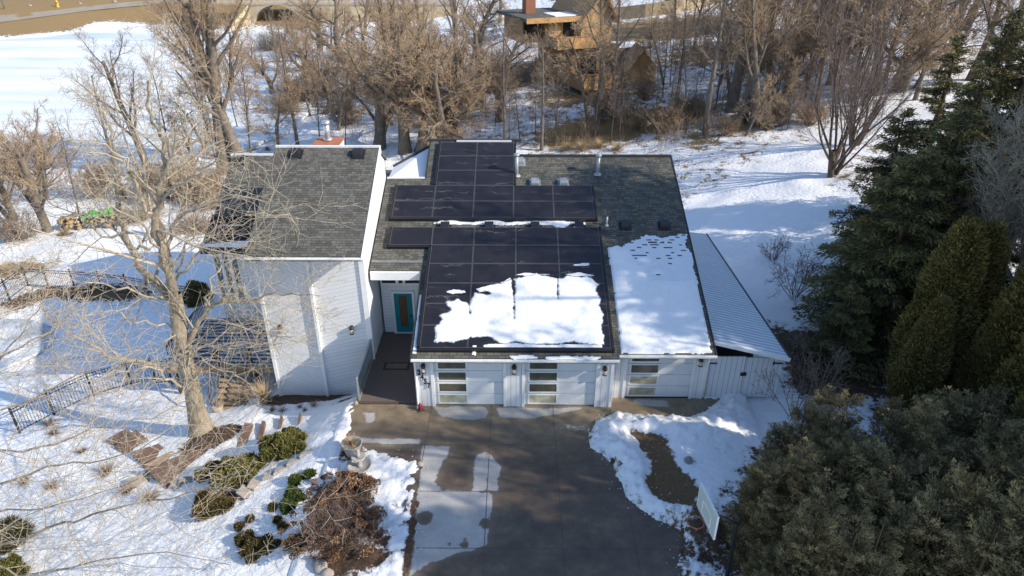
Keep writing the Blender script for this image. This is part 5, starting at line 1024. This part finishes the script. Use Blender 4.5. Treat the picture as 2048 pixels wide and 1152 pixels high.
# prototypes (16 m tall unless said)
PR={'cotton_a':bare_proto('cottonwood',1,17,.42,'bark_grey','twig_tan'),'cotton_b':bare_proto('cottonwood',2,17,.4,'bark_grey','twig_tan',(.12,.05)),
 'twist_a':bare_proto('twisted',3,12,.36,'bark_grey','twig_tan',(.3,.05),2),'twist_b':bare_proto('twisted',4,12,.36,'bark_grey','twig_tan',(-.35,.1),2),'twist_c':bare_proto('twisted',5,12,.33,'bark_grey','twig_tan',(.1,.2)),
 'slim_a':bare_proto('slender',6,12,.11,'bark_dark','twig_brown'),'slim_b':bare_proto('slender',7,12,.1,'bark_dark','twig_brown',(.08,.02)),'slim_c':bare_proto('slender',8,15,.24,'bark_grey','twig_brown',(-.03,0)),
 'bush_a':bare_proto('bushy',9,8,.15,'bark_grey','twig_tan'),'bush_b':bare_proto('bushy',10,8,.13,'bark_grey','twig_tan',(0,0),2),'fan_a':bare_proto('fan',12,12,.16,'bark_dark','twig_purple',(0,0),3),'dense_a':bare_proto('bushy',13,10,.18,'bark_grey','twig_brown')}
BASEH={k:v[0]['height'] for k,v in PR.items()}; _OLD={'cotton_a':17,'cotton_b':17,'twist_a':12,'twist_b':12,'twist_c':12,'slim_a':12,'slim_b':12,'slim_c':15,'bush_a':8,'bush_b':8,'fan_a':12,'dense_a':10}
G1='bare trees beyond the house'
trees=[ # base pixel, kind, height, turn, label
 (97,464,'bush_a',8.5,.4,'bushy tan tree with a straight trunk beside the woodpile'),(30,440,'bush_b',7.5,2,'tan bushy tree at the left edge on the lake shore'),(160,440,'slim_b',8,1,'thin leaning tree right behind the woodpile'),(-40,470,'bush_a',8,3,'tan bushy tree cut by the left picture edge'),
 (85,400,'bush_b',6.5,4,'smaller tan bush tree behind the straight-trunked one'),(250,400,'slim_c',11,.5,'slim tree at the lake shore left of the old tree crown'),(300,350,'cotton_b',13,2.4,'medium bare tree standing over the frozen lake edge'),(345,350,'slim_a',11,1.4,'slender tree between the lake-edge tree and the cottonwoods'),(390,360,'bush_a',6,2.2,'low dense tree left of the wing roof'),
 (450,345,'cotton_a',19,.3,'tallest cottonwood behind the left wing, left trunk of the pair'),(490,345,'cotton_b',19,3.3,'massive cottonwood, right trunk of the pair behind the wing'),(475,318,'cotton_a',16,5,'straight cottonwood just behind the massive pair'),(505,335,'slim_a',11,2,'thin dark tree leaning against the cottonwood pair'),(435,330,'slim_b',11,4.2,'thin dark tree left of the cottonwood pair'),
 (545,200,'twist_c',8,1,'crooked small tree near the bridge'),(595,290,'slim_c',13,2,'upright tree just left of the chimney pipe'),(640,290,'slim_a',8,1,'young tree directly behind the chimney'),(690,292,'slim_b',7,0,'young tree right of the chimney'),(560,160,'slim_c',11,3,'slim tree in front of the bridge arch'),(620,150,'twist_a',9,3,'low twisted tree right of the bridge arch'),
 (755,300,'twist_a',13,.2,'twisted thick-trunked tree behind the tall roof corner'),(810,305,'twist_c',13,2.2,'leaning thick-barked tree left of the solar roof'),(838,300,'twist_b',11,3.4,'crooked tree bending right behind the solar roof edge'),(880,292,'twist_a',12,4,'forked tree behind the top of the solar array'),(930,290,'twist_b',10,1.1,'tree leaning left behind the top solar panels'),(905,285,'slim_c',11,2.9,'upright tree between the forked and the left-leaning trees'),
 (740,190,'cotton_b',13,1.3,'tall pale-trunked tree in the ravine'),(800,170,'cotton_a',14,4.4,'tall tree in the middle of the ravine'),(700,200,'twist_b',10,5.2,'dense tan tree left of the ravine'),(660,215,'twist_c',9,.8,'dense low tan tree behind the chimney'),(860,190,'twist_a',11,2,'dark dense tree right of the ravine trees'),(960,215,'twist_b',10,2.5,'spreading tree above the ravine slope'),(1000,240,'twist_c',9,4.4,'gnarled tree left of the timber house deck'),(915,150,'cotton_a',13,2.6,'tall tree on the far ravine slope'),(770,120,'twist_a',11,5,'dense tree far up the ravine'),(850,110,'cotton_b',13,2,'far ravine tree with many limbs'),(690,120,'twist_b',12,1,'dense far tree right of the bridge'),(960,110,'twist_c',11,3,'far tree left of the timber house'),(640,110,'twist_c',11,2,'far dense tree at the end of the bridge'),(730,70,'cotton_a',12,1,'distant tree above the ravine'),(820,60,'cotton_b',12,3,'distant tree beyond the ravine trees'),(910,60,'cotton_a',12,5,'distant tree left of the brick chimney'),
 (1010,295,'slim_c',12,1,'straight brown tree above the upper solar panels'),(1083,300,'slim_c',11,3,'dark straight tree right of the solar roof top'),(1108,292,'slim_a',7,2,'slender young tree next to the dark straight one'),(1040,280,'slim_b',6,2,'sapling-thin tree between the two straight ones'),(1195,245,'cotton_b',15,.9,'pale tree with many upright stems before the timber house'),(1225,190,'slim_c',13,4,'pale slim tree close to the timber house corner'),
 (1325,195,'slim_b',9,1,'slender dark tree on the right slope'),(1353,190,'slim_a',11,0,'bent slender tree on the right slope'),(1372,270,'slim_b',9,2,'thin leaning tree left of the straight grey trunk'),(1300,150,'slim_a',9,4,'thin tree beside the small gable'),
 (1410,266,'slim_c',17,5,'tall straight grey trunk alone on the right slope'),(1462,222,'cotton_a',16,1.8,'thick trunk, left of the close trio'),(1478,248,'cotton_b',15,.1,'thick trunk, middle of the close trio'),(1492,235,'slim_c',14,2,'slimmer trunk, right of the close trio'),(1510,248,'cotton_a',13,4,'trunk leaning right beside the trio'),(1540,210,'cotton_b',14,2.8,'shaggy trunk right of the leaning one'),(1575,190,'cotton_a',14,.7,'tree at the right end of the shaggy row'),
 (1610,180,'slim_c',11,1,'dense brown tree left behind the fan-shaped tree'),(1660,170,'dense_a',12,3,'dense brown tree behind the fan-shaped tree'),(1710,160,'slim_c',12,5,'dense brown tree right behind the fan-shaped tree'),(1590,120,'dense_a',12,2,'far dense brown tree on the upper slope'),(1650,90,'cotton_a',13,3,'far tall tree on the upper slope'),(1720,100,'cotton_b',13,1,'far tall tree above the hemlocks'),(1780,130,'slim_c',12,4,'brown tree above the hemlocks'),(1840,120,'dense_a',13,0,'brown tree between hemlock tops'),(1540,100,'slim_c',11,5,'far brown tree left of the upper slope'),(1490,70,'cotton_b',13,5,'far tree beyond the trio'),(1900,110,'cotton_a',13,5,'far tree behind the right hemlocks'),(1970,110,'slim_c',12,2,'far brown tree at the top right'),(2030,120,'cotton_b',13,2,'far tree at the top right corner'),(1760,60,'cotton_a',13,2,'farthest tree on the upper right slope'),(1860,60,'cotton_b',13,4,'farthest tree at the top right'),
 (1440,170,'slim_c',14,3,'upright trunk left of the trio on the upper slope'),(1525,140,'slim_c',15,1,'upright grey trunk far behind the shaggy row'),(1580,150,'slim_c',15,4,'second upright trunk behind the shaggy row'),(1640,140,'slim_c',15,2,'third upright trunk behind the shaggy row'),(1770,160,'slim_c',14,5,'upright trunk above the hemlocks'),(1830,200,'slim_c',13,2,'upright trunk between hemlock tops'),(1700,200,'slim_b',11,2,'slender trunk behind the fan-shaped stems'),(1600,200,'slim_a',10,0,'slender trunk left of the fan-shaped stems'),(1550,240,'slim_b',9,3,'sapling at the end of the shaggy row'),(1430,220,'slim_a',9,2,'sapling right of the tall grey trunk'),
 (1560,215,'dense_a',9,1,'dense brown tree under the shaggy row'),(1630,215,'slim_c',11,1,'slender dark tree behind the fan-shaped crown'),(1750,190,'cotton_a',13,4,'tall brown tree right of the fan-shaped crown'),(1800,180,'twist_b',11,2,'spreading brown tree above the hemlock tips'),(1880,180,'slim_c',11,2,'brown tree behind the upper right hemlock'),(1940,160,'cotton_b',13,0,'tall brown tree behind the thin-crowned hemlock'),(2010,180,'dense_a',11,4,'brown tree at the right edge above the hemlocks'),(1690,120,'cotton_b',13,4,'tall brown tree high on the upper right slope'),(1620,60,'twist_a',12,1,'far spreading tree on the ridge'),(1930,60,'dense_a',13,1,'farthest brown tree on the right ridge'),(2040,60,'cotton_a',13,1,'farthest tree in the upper right corner'),(1440,60,'dense_a',11,3,'far brown tree right of the plank fence'),
 (1665,352,'fan_a',11.5,.5,'fan-shaped purple-brown tree with many upright stems above the hemlocks'),(1710,290,'fan_a',10,2.5,'second fan-shaped tree half hidden behind the first'),
 (10,18,'slim_c',12,1,'dark trunk by the road at the top left corner'),(1345,75,'slim_c',10,2,'thin tree before the plank fence'),(1385,60,'slim_a',10,2,'tree standing at the plank fence'),(1130,40,'cotton_a',12,3,'tree behind the timber house'),(1000,45,'cotton_b',13,1,'tree behind the brick chimney')]
for px,py,k,h,rot,lab in trees:
    p=at(px,py); put_tree('bare_tree',PR[k],p,h/BASEH[k],rot,lab,'tree',G1)
# thin saplings through the woods: nothing tells one from the next
_r=random.Random(77); _reg=[([(640,290),(1330,290),(1330,150),(900,60),(640,110)],36),([(1330,270),(1420,285),(1660,250),(1900,170),(1900,60),(1340,90)],64),([(380,330),(640,300),(640,110),(420,90)],26)]
_slim=[bare_proto('slender',41,9,.07,'bark_dark','twig_brown',(.1,0)),bare_proto('slender',42,8,.06,'bark_grey','twig_tan',(-.1,.05)),bare_proto('twisted',43,7,.1,'bark_grey','twig_tan',(.2,0))]
for poly,n in _reg:
    k=0
    while k<n:
        a=_r.uniform(min(p[0] for p in poly),max(p[0] for p in poly)); b=_r.uniform(min(p[1] for p in poly),max(p[1] for p in poly))
        if sdist(poly,np.array([a]),np.array([b]))[0]<0 or (985<a<1310 and b<240): continue
        k+=1; p=at(a,b); q=_slim[_r.choice((0,0,1,1,2))]; h=_r.uniform(4.5,10.5); put_tree('sapling',q,p,h/q[0]['height'],_r.uniform(0,6.28),'thin bare sapling among the taller trees beyond the house','tree','saplings in the woods')
# dense low scrub between lake and ravine
for i,(px,py,s,lab) in enumerate([(600,215,1.5,'tan scrub bush right of the lake shore'),(640,190,1.8,'wide tan scrub bush by the creek'),(575,235,1.0,'low scrub bush on the shore'),(690,250,1.2,'scrub bush behind the chimney trees'),(400,400,1.2,'dark brushy shrub behind the old tree crown'),(350,395,1.1,'brushy shrub left of the wing roof'),(300,400,1.0,'brushy shrub at the woodpile end'),(440,415,1.0,'brushy shrub against the wing'),(200,395,1.0,'thin brush above the woodpile'),(40,480,.8,'thin brush by the left edge'),(1270,255,.9,'bramble bush above the right roof ridge'),(1330,265,.9,'bramble bush right of the reeds'),(1225,235,1.0,'bramble bush beside the pale stems'),(1380,230,.8,'bramble bush left of the grey trunk'),(1450,270,.6,'small bramble under the trio'),(1560,250,.8,'bramble bush under the shaggy row'),(1620,250,.8,'bramble bush before the dense brown trees'),(1290,200,.8,'bush by the small gable'),(1010,180,1.0,'brown bush left of the timber decks'),(540,110,1.5,'scrub on the far shore by the bridge'),(430,60,1.5,'scrub left of the bridge')]):
    p=at(px,py)
    if 'SCR' not in globals(): SCR=[shrub(80+j,'',60,2.2,1.6,.009,4,(6,5,3),(8,62)) for j in range(3)]; [m.materials.append(M['twig_tan' if j else 'twig_brown']) for j,m in enumerate(SCR)]
    put_tree('scrub_bush',[SCR[i%3]],p,s*1.3,i*1.7,lab,'bush','scrub bushes beyond the house',('stems',))
# bare shrubs at the right
def bshrub(px,py,seed,n,H,mat,lab,sp=(10,60),lv=4,rm=.007):
    p=at(px,py); o=gthing('bare_shrub',p,lab,'bush'); link('stems',shrub(seed,'',n,H,H*.4,rm,lv,(6,5,4),sp),M[mat],o)
bshrub(1590,595,91,16,2.6,'twig_purple','bare purple-brown shrub on the lawn left of the hemlocks'); bshrub(1545,520,92,10,1.4,'twig_purple','low bare shrub at the lawn edge'); bshrub(1588,835,93,9,2.6,'twig_brown','bare multi-stem shrub in front of the white gate',(15,65)); bshrub(1640,800,94,9,2.2,'twig_brown','bare shrub right of the gate shrub',(15,65)); bshrub(1595,700,95,7,1.3,'twig_pale','pale thin shrub at the lean-to corner')
# undergrowth: thousands of thin stems, one mass
def stems(polys,n,seed,h0,h1):
    rng=random.Random(seed); L=[];L2=[]
    W=[[tuple(at(a,b)[:2]) for a,b in P] for P in polys]
    for P in W:
        xs=[q[0] for q in P];ys=[q[1] for q in P]; X=np.array([rng.uniform(min(xs),max(xs)) for _ in range(n)]);Y=np.array([rng.uniform(min(ys),max(ys)) for _ in range(n)]); k=(sdist(P,X,Y)>0)&(fbm(X*.35,Y*.35,seed)>.42); X=X[k];Y=Y[k];Z=height(X,Y)
        for x,y,z in zip(X,Y,Z):
            h=rng.uniform(h0,h1)*rng.uniform(.5,1); a=rng.uniform(0,6.28); s=rng.uniform(0,.35); p=np.array([(x,y,z-.05),(x+s*.4*h*math.cos(a),y+s*.4*h*math.sin(a),z+h*.5),(x+s*h*math.cos(a),y+s*h*math.sin(a),z+h)]); L.append((p,np.array([.014,.01,.005])))
            for j in range(4): t=rng.uniform(.35,.95); q=p[1]*(1-t)+p[2]*t; b=rng.uniform(0,6.28); e=q+np.array((math.cos(b)*.3*h,math.sin(b)*.3*h,.28*h))*rng.uniform(.4,1.1); L2.append((np.array([q,e]),np.array([.007,.004])))
    return tube_mesh('undergrowth',[(L,4),(L2,3)])
o=link('undergrowth',stems([[(1090,300),(1340,300),(1400,300),(1640,225),(1640,170),(1300,210),(1090,240)]],2600,5,.7,2.6),M['twig_tan']); tag(o,'thin bare saplings and weed stalks on the slope above the right roof','undergrowth',None,'stuff')
o=link('undergrowth',stems([[(640,285),(1090,295),(1100,215),(650,230)]],1500,6,.4,1.5),M['twig_brown']); tag(o,'weed stalks along the creek behind the solar roof','undergrowth',None,'stuff')
o=link('undergrowth',stems([[(330,40),(450,60),(640,70),(640,20),(330,20)]],900,7,.6,2.0),M['twig_tan']); tag(o,'dry brush along the far lake shore','undergrowth',None,'stuff')
o=link('undergrowth',stems([[(-40,440),(100,440),(420,420),(440,350),(250,330),(-40,330)]],1500,8,.5,2.0),M['twig_brown']); tag(o,'brush along the near lake shore','undergrowth',None,'stuff')
# fallen logs
def log(a,b,r,lab,n=8):
    A,B=at(*a),at(*b); A=A+(0,0,r*.6);B=B+(0,0,r*1.2); m=MB().tube([A,(A+B)/2+np.array((.1,0,.1)),B],[r,r*.9,r*.7],n); o=m.build('fallen_log',M['bark_grey']); tag(o,lab,'log')
log((825,205),(870,232),.5,'thick fallen log lying in the ravine'); log((540,95),(575,105),.35,'fallen dark log on the ice near the bridge'); log((650,228),(700,208),.3,'fallen limb bowed over the creek snow'); log((985,150),(1030,170),.4,'log lying left of the timber decks'); log((1690,705),(1755,690),.1,'pale fallen branch under the hemlocks')
# ---- evergreens on the right
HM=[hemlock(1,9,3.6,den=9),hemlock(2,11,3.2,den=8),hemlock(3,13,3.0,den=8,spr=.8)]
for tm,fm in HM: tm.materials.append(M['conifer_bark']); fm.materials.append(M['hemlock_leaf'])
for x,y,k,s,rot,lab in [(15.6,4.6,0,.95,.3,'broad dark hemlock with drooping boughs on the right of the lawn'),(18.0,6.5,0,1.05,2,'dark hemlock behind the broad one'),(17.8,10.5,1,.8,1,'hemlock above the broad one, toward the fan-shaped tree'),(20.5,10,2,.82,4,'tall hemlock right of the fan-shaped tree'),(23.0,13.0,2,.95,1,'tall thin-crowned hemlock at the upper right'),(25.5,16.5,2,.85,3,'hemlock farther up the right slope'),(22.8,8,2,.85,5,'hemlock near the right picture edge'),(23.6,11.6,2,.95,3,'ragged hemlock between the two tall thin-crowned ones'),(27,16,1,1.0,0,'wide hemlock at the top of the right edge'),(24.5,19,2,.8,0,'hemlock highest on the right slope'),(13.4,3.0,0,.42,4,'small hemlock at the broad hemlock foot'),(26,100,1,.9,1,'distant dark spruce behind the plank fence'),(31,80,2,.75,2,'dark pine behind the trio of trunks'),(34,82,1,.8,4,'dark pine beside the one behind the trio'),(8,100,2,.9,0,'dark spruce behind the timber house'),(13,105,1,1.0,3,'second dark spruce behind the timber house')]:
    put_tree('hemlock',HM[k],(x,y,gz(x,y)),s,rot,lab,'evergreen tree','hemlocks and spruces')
AB=[arbor(1,7.4,1.2,11000),arbor(2,7.0,1.1,11000)]
tk=tube_mesh('trunk',[([(np.array([(0,0,-.3),(0,0,3.),(0,0,6.5)]),np.array([.14,.1,.03]))],7)]); tk.materials.append(M['conifer_bark'])
for a in AB: a.materials.append(M['cedar_leaf'])
for x,y,k,s,rot,lab in [(15.4,.5,0,1.0,0,'tall olive arborvitae column with a yellow tip'),(16.5,.9,1,1.0,2,'olive arborvitae touching the yellow-tipped one'),(14.5,-.7,1,.72,4,'shorter arborvitae at the foot of the tall pair'),(16.4,-1.2,0,.66,1,'short arborvitae right of the shorter one'),(17.2,-1.3,1,1.1,3,'dark arborvitae at the right edge'),(17.0,-3.2,0,1.05,5,'dark arborvitae in the lower right corner'),(16.0,-5.0,1,.95,1,'arborvitae nearest the lower right corner')]:
    put_tree('arborvitae',(tk,AB[k]),(x,y,gz(x,y)),s,rot,lab,'evergreen tree','arborvitae columns')
def ylob(seed,R_,H_,n):
    r=random.Random(seed); L=[(0,0,H_*.5,R_*.75,H_*.5)]
    for i in range(n): a=i*2.4+r.uniform(-.3,.3); d=R_*r.uniform(.35,.75); hh=H_*r.uniform(.25,.66)*(1.1-.35*d/R_); L.append((d*math.cos(a),d*math.sin(a),hh,R_*r.uniform(.14,.28),H_*r.uniform(.2,.42)))
    return L
YW=[plumes(s,4.9,2.3,9,950,56) for s in (1,2,3)]
for sm,fm in YW: sm.materials.append(M['conifer_bark']); fm.materials.append(M['yew_leaf'])
for x,y,k,s,rot,lab in [(7.6,-6.7,0,.8,0,'feathery grey-green yew behind the basketball backboard'),(9.4,-4.6,1,.85,1,'feathery yew nearest the white gate'),(10.3,-7.2,2,1.0,2,'feathery yew in the middle of the front mass'),(8.6,-8.8,1,.9,3,'feathery yew at the bottom edge right of the driveway'),(11.9,-5.3,0,.92,4,'bushy yew behind the middle of the front mass'),(11.6,-9.4,0,1.1,5,'bushy yew at the bottom edge, right of the middle'),(13.6,-7.0,1,1.1,.5,'tall yew toward the lower right'),(14.4,-4.4,2,.95,2.5,'yew next to the shorter arborvitae'),(6.9,-8.9,2,.5,1.5,'low yew at the driveway edge beneath the backboard'),(15.6,-8.4,0,1.2,3.5,'big dark yew in the lower right corner'),(10.6,-3.2,2,.45,0,'low bush between the gate shrub and the yews')]:
    put_tree('yew',YW[k],(x,y,gz(x,y)),s,rot,lab,'evergreen shrub','feathery yews',('stems','foliage'))
# deciduous limbs from the right edge
PX=bare_proto('cottonwood',31,13,.3,'bark_pale','twig_pale'); 
for x,y,h,rot,lab in [(19.5,4.8,8,2,'pale bare tree growing up through the dark hemlocks'),(20.2,3.2,10,1,'pale-branched bare tree at the right edge before the hemlocks'),(20.6,6.8,11.5,3,'pale bare tree at the right edge by the tall hemlock'),(19.8,-.2,7,5,'pale bare tree behind the dark arborvitae')]: put_tree('bare_tree',PX,(x,y,gz(x,y)),h/PX[0]['height'],rot,lab,'tree','pale bare trees at the right edge')
# trees standing just outside the frame on the sun side (their shade falls on the roof and the driveway)
for x,y,k,h,rot,lab in [(29,.6,'h0',21,3,'broad tall hemlock outside the right edge'),(29.5,-4,'h0',20,1,'second broad hemlock outside the right edge'),(29,-1.5,'h2',20,0,'tall hemlock outside the right edge'),(30,1.5,'c',22,1,'tall bare tree outside the right edge'),(27,-6,'h1',13,2,'hemlock outside the lower right edge'),(32,4,'h2',22,2,'tall hemlock further outside the right edge'),(24,-5,'c',13,3,'bare tree outside the lower right corner'),(34,-4,'h2',21,4,'tallest hemlock outside the right edge'),(23,-9,'h1',11,5,'hemlock outside the bottom right corner'),(27,-1,'c',20,4,'second tall bare tree outside the right edge'),(22,-13.5,'h2',15,0,'hemlock beyond the lower right corner'),(26,-15,'h2',18,1,'tall hemlock beyond the lower right corner'),(19,-11.5,'c',14,2,'bare tree beyond the lower right corner'),(24,-11,'c',17,3,'second bare tree beyond the lower right corner'),(18,-13.2,'h2',15,2,'thin hemlock close beyond the lower right corner'),(21,-14.5,'c',17,1,'tall bare tree beyond the lower right corner'),(28,-11,'h2',17,3,'third hemlock beyond the lower right corner'),(17,-13,'h1',10,4,'short hemlock beyond the lower right corner')]:
    pr=PR['cotton_a'] if k=='c' else HM[int(k[1])]; put_tree('hemlock' if k!='c' else 'bare_tree',pr,(x,y,gz(x,y)),h/(BASEH['cotton_a'] if k=='c' else {'h0':9,'h1':11,'h2':13}[k]),rot,lab,'tree','trees outside the right edge')
# ------------------------------------------------------------ the far side
# timber house
HA=R(22); ux=np.array((math.cos(HA),math.sin(HA),0)); vx=np.array((-math.sin(HA),math.cos(HA),0)); O=np.array((7.2,56.0,-.6))
def L3(u,v,z): return O+ux*u+vx*v+np.array((0,0,z))
def lbox(u0,u1,v0,v1,z0,z1): return MB().obox(L3((u0+u1)/2,(v0+v1)/2,(z0+z1)/2),ux*(u1-u0)/2,vx*(v1-v0)/2,np.array((0,0,(z1-z0)/2)))
nh=wroot('timber_house',O,'tawny cedar house with two stacked decks on the wooded slope','house')
def np_(n,mb,mat): return mb.build(n,M[mat],nh)
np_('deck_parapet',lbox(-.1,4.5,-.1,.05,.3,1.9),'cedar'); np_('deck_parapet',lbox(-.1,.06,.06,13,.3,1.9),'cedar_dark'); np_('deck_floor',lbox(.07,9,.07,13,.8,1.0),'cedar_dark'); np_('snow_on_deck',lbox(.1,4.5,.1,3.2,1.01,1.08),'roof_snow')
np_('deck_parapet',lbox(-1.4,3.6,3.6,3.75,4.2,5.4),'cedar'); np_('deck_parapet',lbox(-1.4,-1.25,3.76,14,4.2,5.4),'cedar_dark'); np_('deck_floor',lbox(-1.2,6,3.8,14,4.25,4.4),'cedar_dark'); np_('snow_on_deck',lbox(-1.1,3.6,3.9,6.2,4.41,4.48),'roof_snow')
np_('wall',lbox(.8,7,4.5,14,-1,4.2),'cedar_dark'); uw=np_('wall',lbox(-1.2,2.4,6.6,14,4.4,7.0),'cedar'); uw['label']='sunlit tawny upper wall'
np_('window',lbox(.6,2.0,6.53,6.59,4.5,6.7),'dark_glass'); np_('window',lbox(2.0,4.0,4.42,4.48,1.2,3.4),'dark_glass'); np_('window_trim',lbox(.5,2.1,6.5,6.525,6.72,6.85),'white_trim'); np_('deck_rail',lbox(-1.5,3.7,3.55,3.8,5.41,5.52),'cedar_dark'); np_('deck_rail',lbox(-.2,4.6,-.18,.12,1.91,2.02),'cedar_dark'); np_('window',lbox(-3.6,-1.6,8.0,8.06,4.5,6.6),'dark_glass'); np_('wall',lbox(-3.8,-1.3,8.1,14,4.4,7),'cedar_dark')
np_('roof',lbox(-4.4,2.6,5.6,15,7.0,7.35),'shingle'); np_('fascia',lbox(-4.4,2.6,5.45,5.59,6.85,7.4),'cedar'); np_('snow_on_roof',lbox(-.6,2.4,6.2,9.5,7.36,7.46),'roof_snow')
ch=np_('chimney',lbox(-2.6,-1.4,10,11.2,7.36,10.5),'brick_red')
gb=MB(); G=[(2.45,-1),(6.4,-1),(6.4,7.2),(4.9,9.8),(2.45,7.2)]; gb.add([L3(u,5.6,z) for u,z in G]+[L3(u,14,z) for u,z in G],[(0,1,2,3,4),(9,8,7,6,5)]+[(i,i+5,(i+1)%5+5,(i+1)%5) for i in range(5)]); g_=np_('gable_wall',gb,'cedar_shingle'); g_['label']='tall shingled gable end'
gr_=MB(); gr_.bar(L3(1.9,9.5,6.5),L3(4.95,9.5,10.1),9.5,.2); np_('gable_roof',gr_,'cedar_dark'); gr_=MB(); gr_.bar(L3(7.0,9.5,6.5),L3(4.98,9.5,10.05),9.5,.2); np_('gable_roof',gr_,'cedar_dark')
np_('wall',lbox(6.45,11,5,14,-1,3.4),'cedar_dark'); np_('roof',lbox(6.45,11.3,4.6,14.4,3.45,3.7),'shingle'); np_('snow_on_roof',lbox(7,11,5,9,3.72,3.8),'roof_snow')
sh=wroot('timber_shed',(14.2,59.5,0),'brown gabled shed right of the timber house','shed'); G=[(-1.6,-1),(1.6,-1),(1.6,1.8),(0,3.6),(-1.6,1.8)]
mb=MB(); mb.add([(14.0+u,58.2,z) for u,z in G]+[(14.0+u,63,z) for u,z in G],[(0,1,2,3,4),(9,8,7,6,5)]+[(i,i+5,(i+1)%5+5,(i+1)%5) for i in range(5)]); mb.build('wall',M['cedar'],sh)
for s_ in (-1,1): mb=MB(); mb.bar((14.0+s_*2.1,60.5,1.3),(14.0+s_*.03,60.5,3.75),5.6,.14); mb.build('roof',M['cedar_dark'],sh)
# plank fence
simple('plank',(.4,.31,.19),.8,.25,1.5); fp=[at(a,b) for a,b in [(1225,42),(1290,35),(1350,26),(1410,14),(1450,4)]]; fr_=wroot('plank_fence',fp[0],'pale vertical plank fence on the far right slope','fence')
for a,b in zip(fp[:-1],fp[1:]): m=MB(); m.bar(a+(0,0,.9),b+(0,0,.9),.06,2.1); m.build('fence_panel',M['plank'],fr_)
for a in fp: m=MB().box(a[0]-.08,a[0]+.08,a[1]-.12,a[1]-.04,a[2]-.2,a[2]+2.15); m.build('post',M['plank'],fr_)
# bridge
BY=143.5; xa=aty(500,30,BY)[0]; xl=aty(507,50,BY)[0]; xr=aty(607,50,BY)[0]; xc=(xl+xr)/2; rad=(xr-xl)/2; x1=xr+34
br=wroot('bridge',(xc,BY,-5),'pale concrete arch bridge at the far end of the frozen lake','bridge'); top=-.4
prof=[(xa,-6),(xl,-6)]+[(xc-rad*math.cos(a),-5.4+rad*.86*math.sin(a)) for a in np.linspace(0,PI,17)]+[(xr,-6),(x1,-6),(x1,top),(xa,top)]
m=MB(); n=len(prof)
# spandrel wall split in strips so that it stays planar and closed
for (x0,z0),(x2,z2) in zip(prof[2:19-1],prof[3:19]): m.add([(x0,BY,z0),(x2,BY,z2),(x2,BY,top),(x0,BY,top),(x0,BY+9,z0),(x2,BY+9,z2),(x2,BY+9,top),(x0,BY+9,top)],[(0,1,2,3),(0,4,5,1),(7,6,5,4)])
m.box(xa,xl,BY,BY+9,-6,top); m.box(xr,x1,BY,BY+9,-6,top); m.build('arch_wall',M['concrete_tan'],br)
m=MB(); ring=[(xc-(rad+.02)*math.cos(a),-5.4+(rad*.86)*math.sin(a)) for a in np.linspace(0,PI,17)]; ro=[(xc-(rad+.55)*math.cos(a),-5.4+(rad*.86+.55)*math.sin(a)) for a in np.linspace(0,PI,17)]
for i in range(16): m.add([(ring[i][0],BY-.12,ring[i][1]),(ring[i+1][0],BY-.12,ring[i+1][1]),(ro[i+1][0],BY-.12,ro[i+1][1]),(ro[i][0],BY-.12,ro[i][1])],[(0,1,2,3)])
m.build('arch_ring',M['stone_tan'],br); MB().box(xa-14,x1,BY-.2,BY+9,top,top+.25).build('deck_slab',M['stone_tan'],br)
w0=aty(455,52,BY-6)[0]; m=MB(); m.add([(xa,BY,-6),(xa,BY,top),(w0,BY-5,-4.6),(w0,BY-5,-6),(xa-.6,BY+.6,-6),(xa-.6,BY+.6,top),(w0-.6,BY-4.4,-4.6),(w0-.6,BY-4.4,-6)],[(0,1,2,3),(7,6,5,4),(1,5,6,2),(0,4,5,1),(2,6,7,3)]); m.build('wing_wall',M['concrete_tan'],br)
m=MB(); m.box(xa-14,x1,BY-.1,BY+.1,top+1.05,top+1.25)
for i in range(60): x=xa-13.8+i*.62; m.box(x,x+.3,BY-.08,BY+.08,top+.25,top+1.049)
m.build('balustrade',M['concrete_tan'],br)
# hydrant
p=at(116,14); x,y,z=p; g=wroot('hydrant',p,'tiny yellow fire hydrant beside the far road','hydrant'); wparts(g,[('barrel',MB().lathe([(.35,-.1),(.35,.15),(.26,.16),(.26,1.0),(.32,1.02),(.3,1.15),(.15,1.4),(.05,1.5)],(x,y,z),10),'yellow_paint'),('outlet',MB().tube([(x-.45,y,z+.75),(x+.45,y,z+.75)],.14,8),'yellow_paint')])
p=at(70,16); rk=rock(160,8,.5,'pale rocks beside the far road','far shore rocks'); rock(230,4,.5,'pale rock on the verge further along the far road','far shore rocks'); rock(60,12,.45,'pale flat rock on the verge near the top left trunk','far shore rocks')
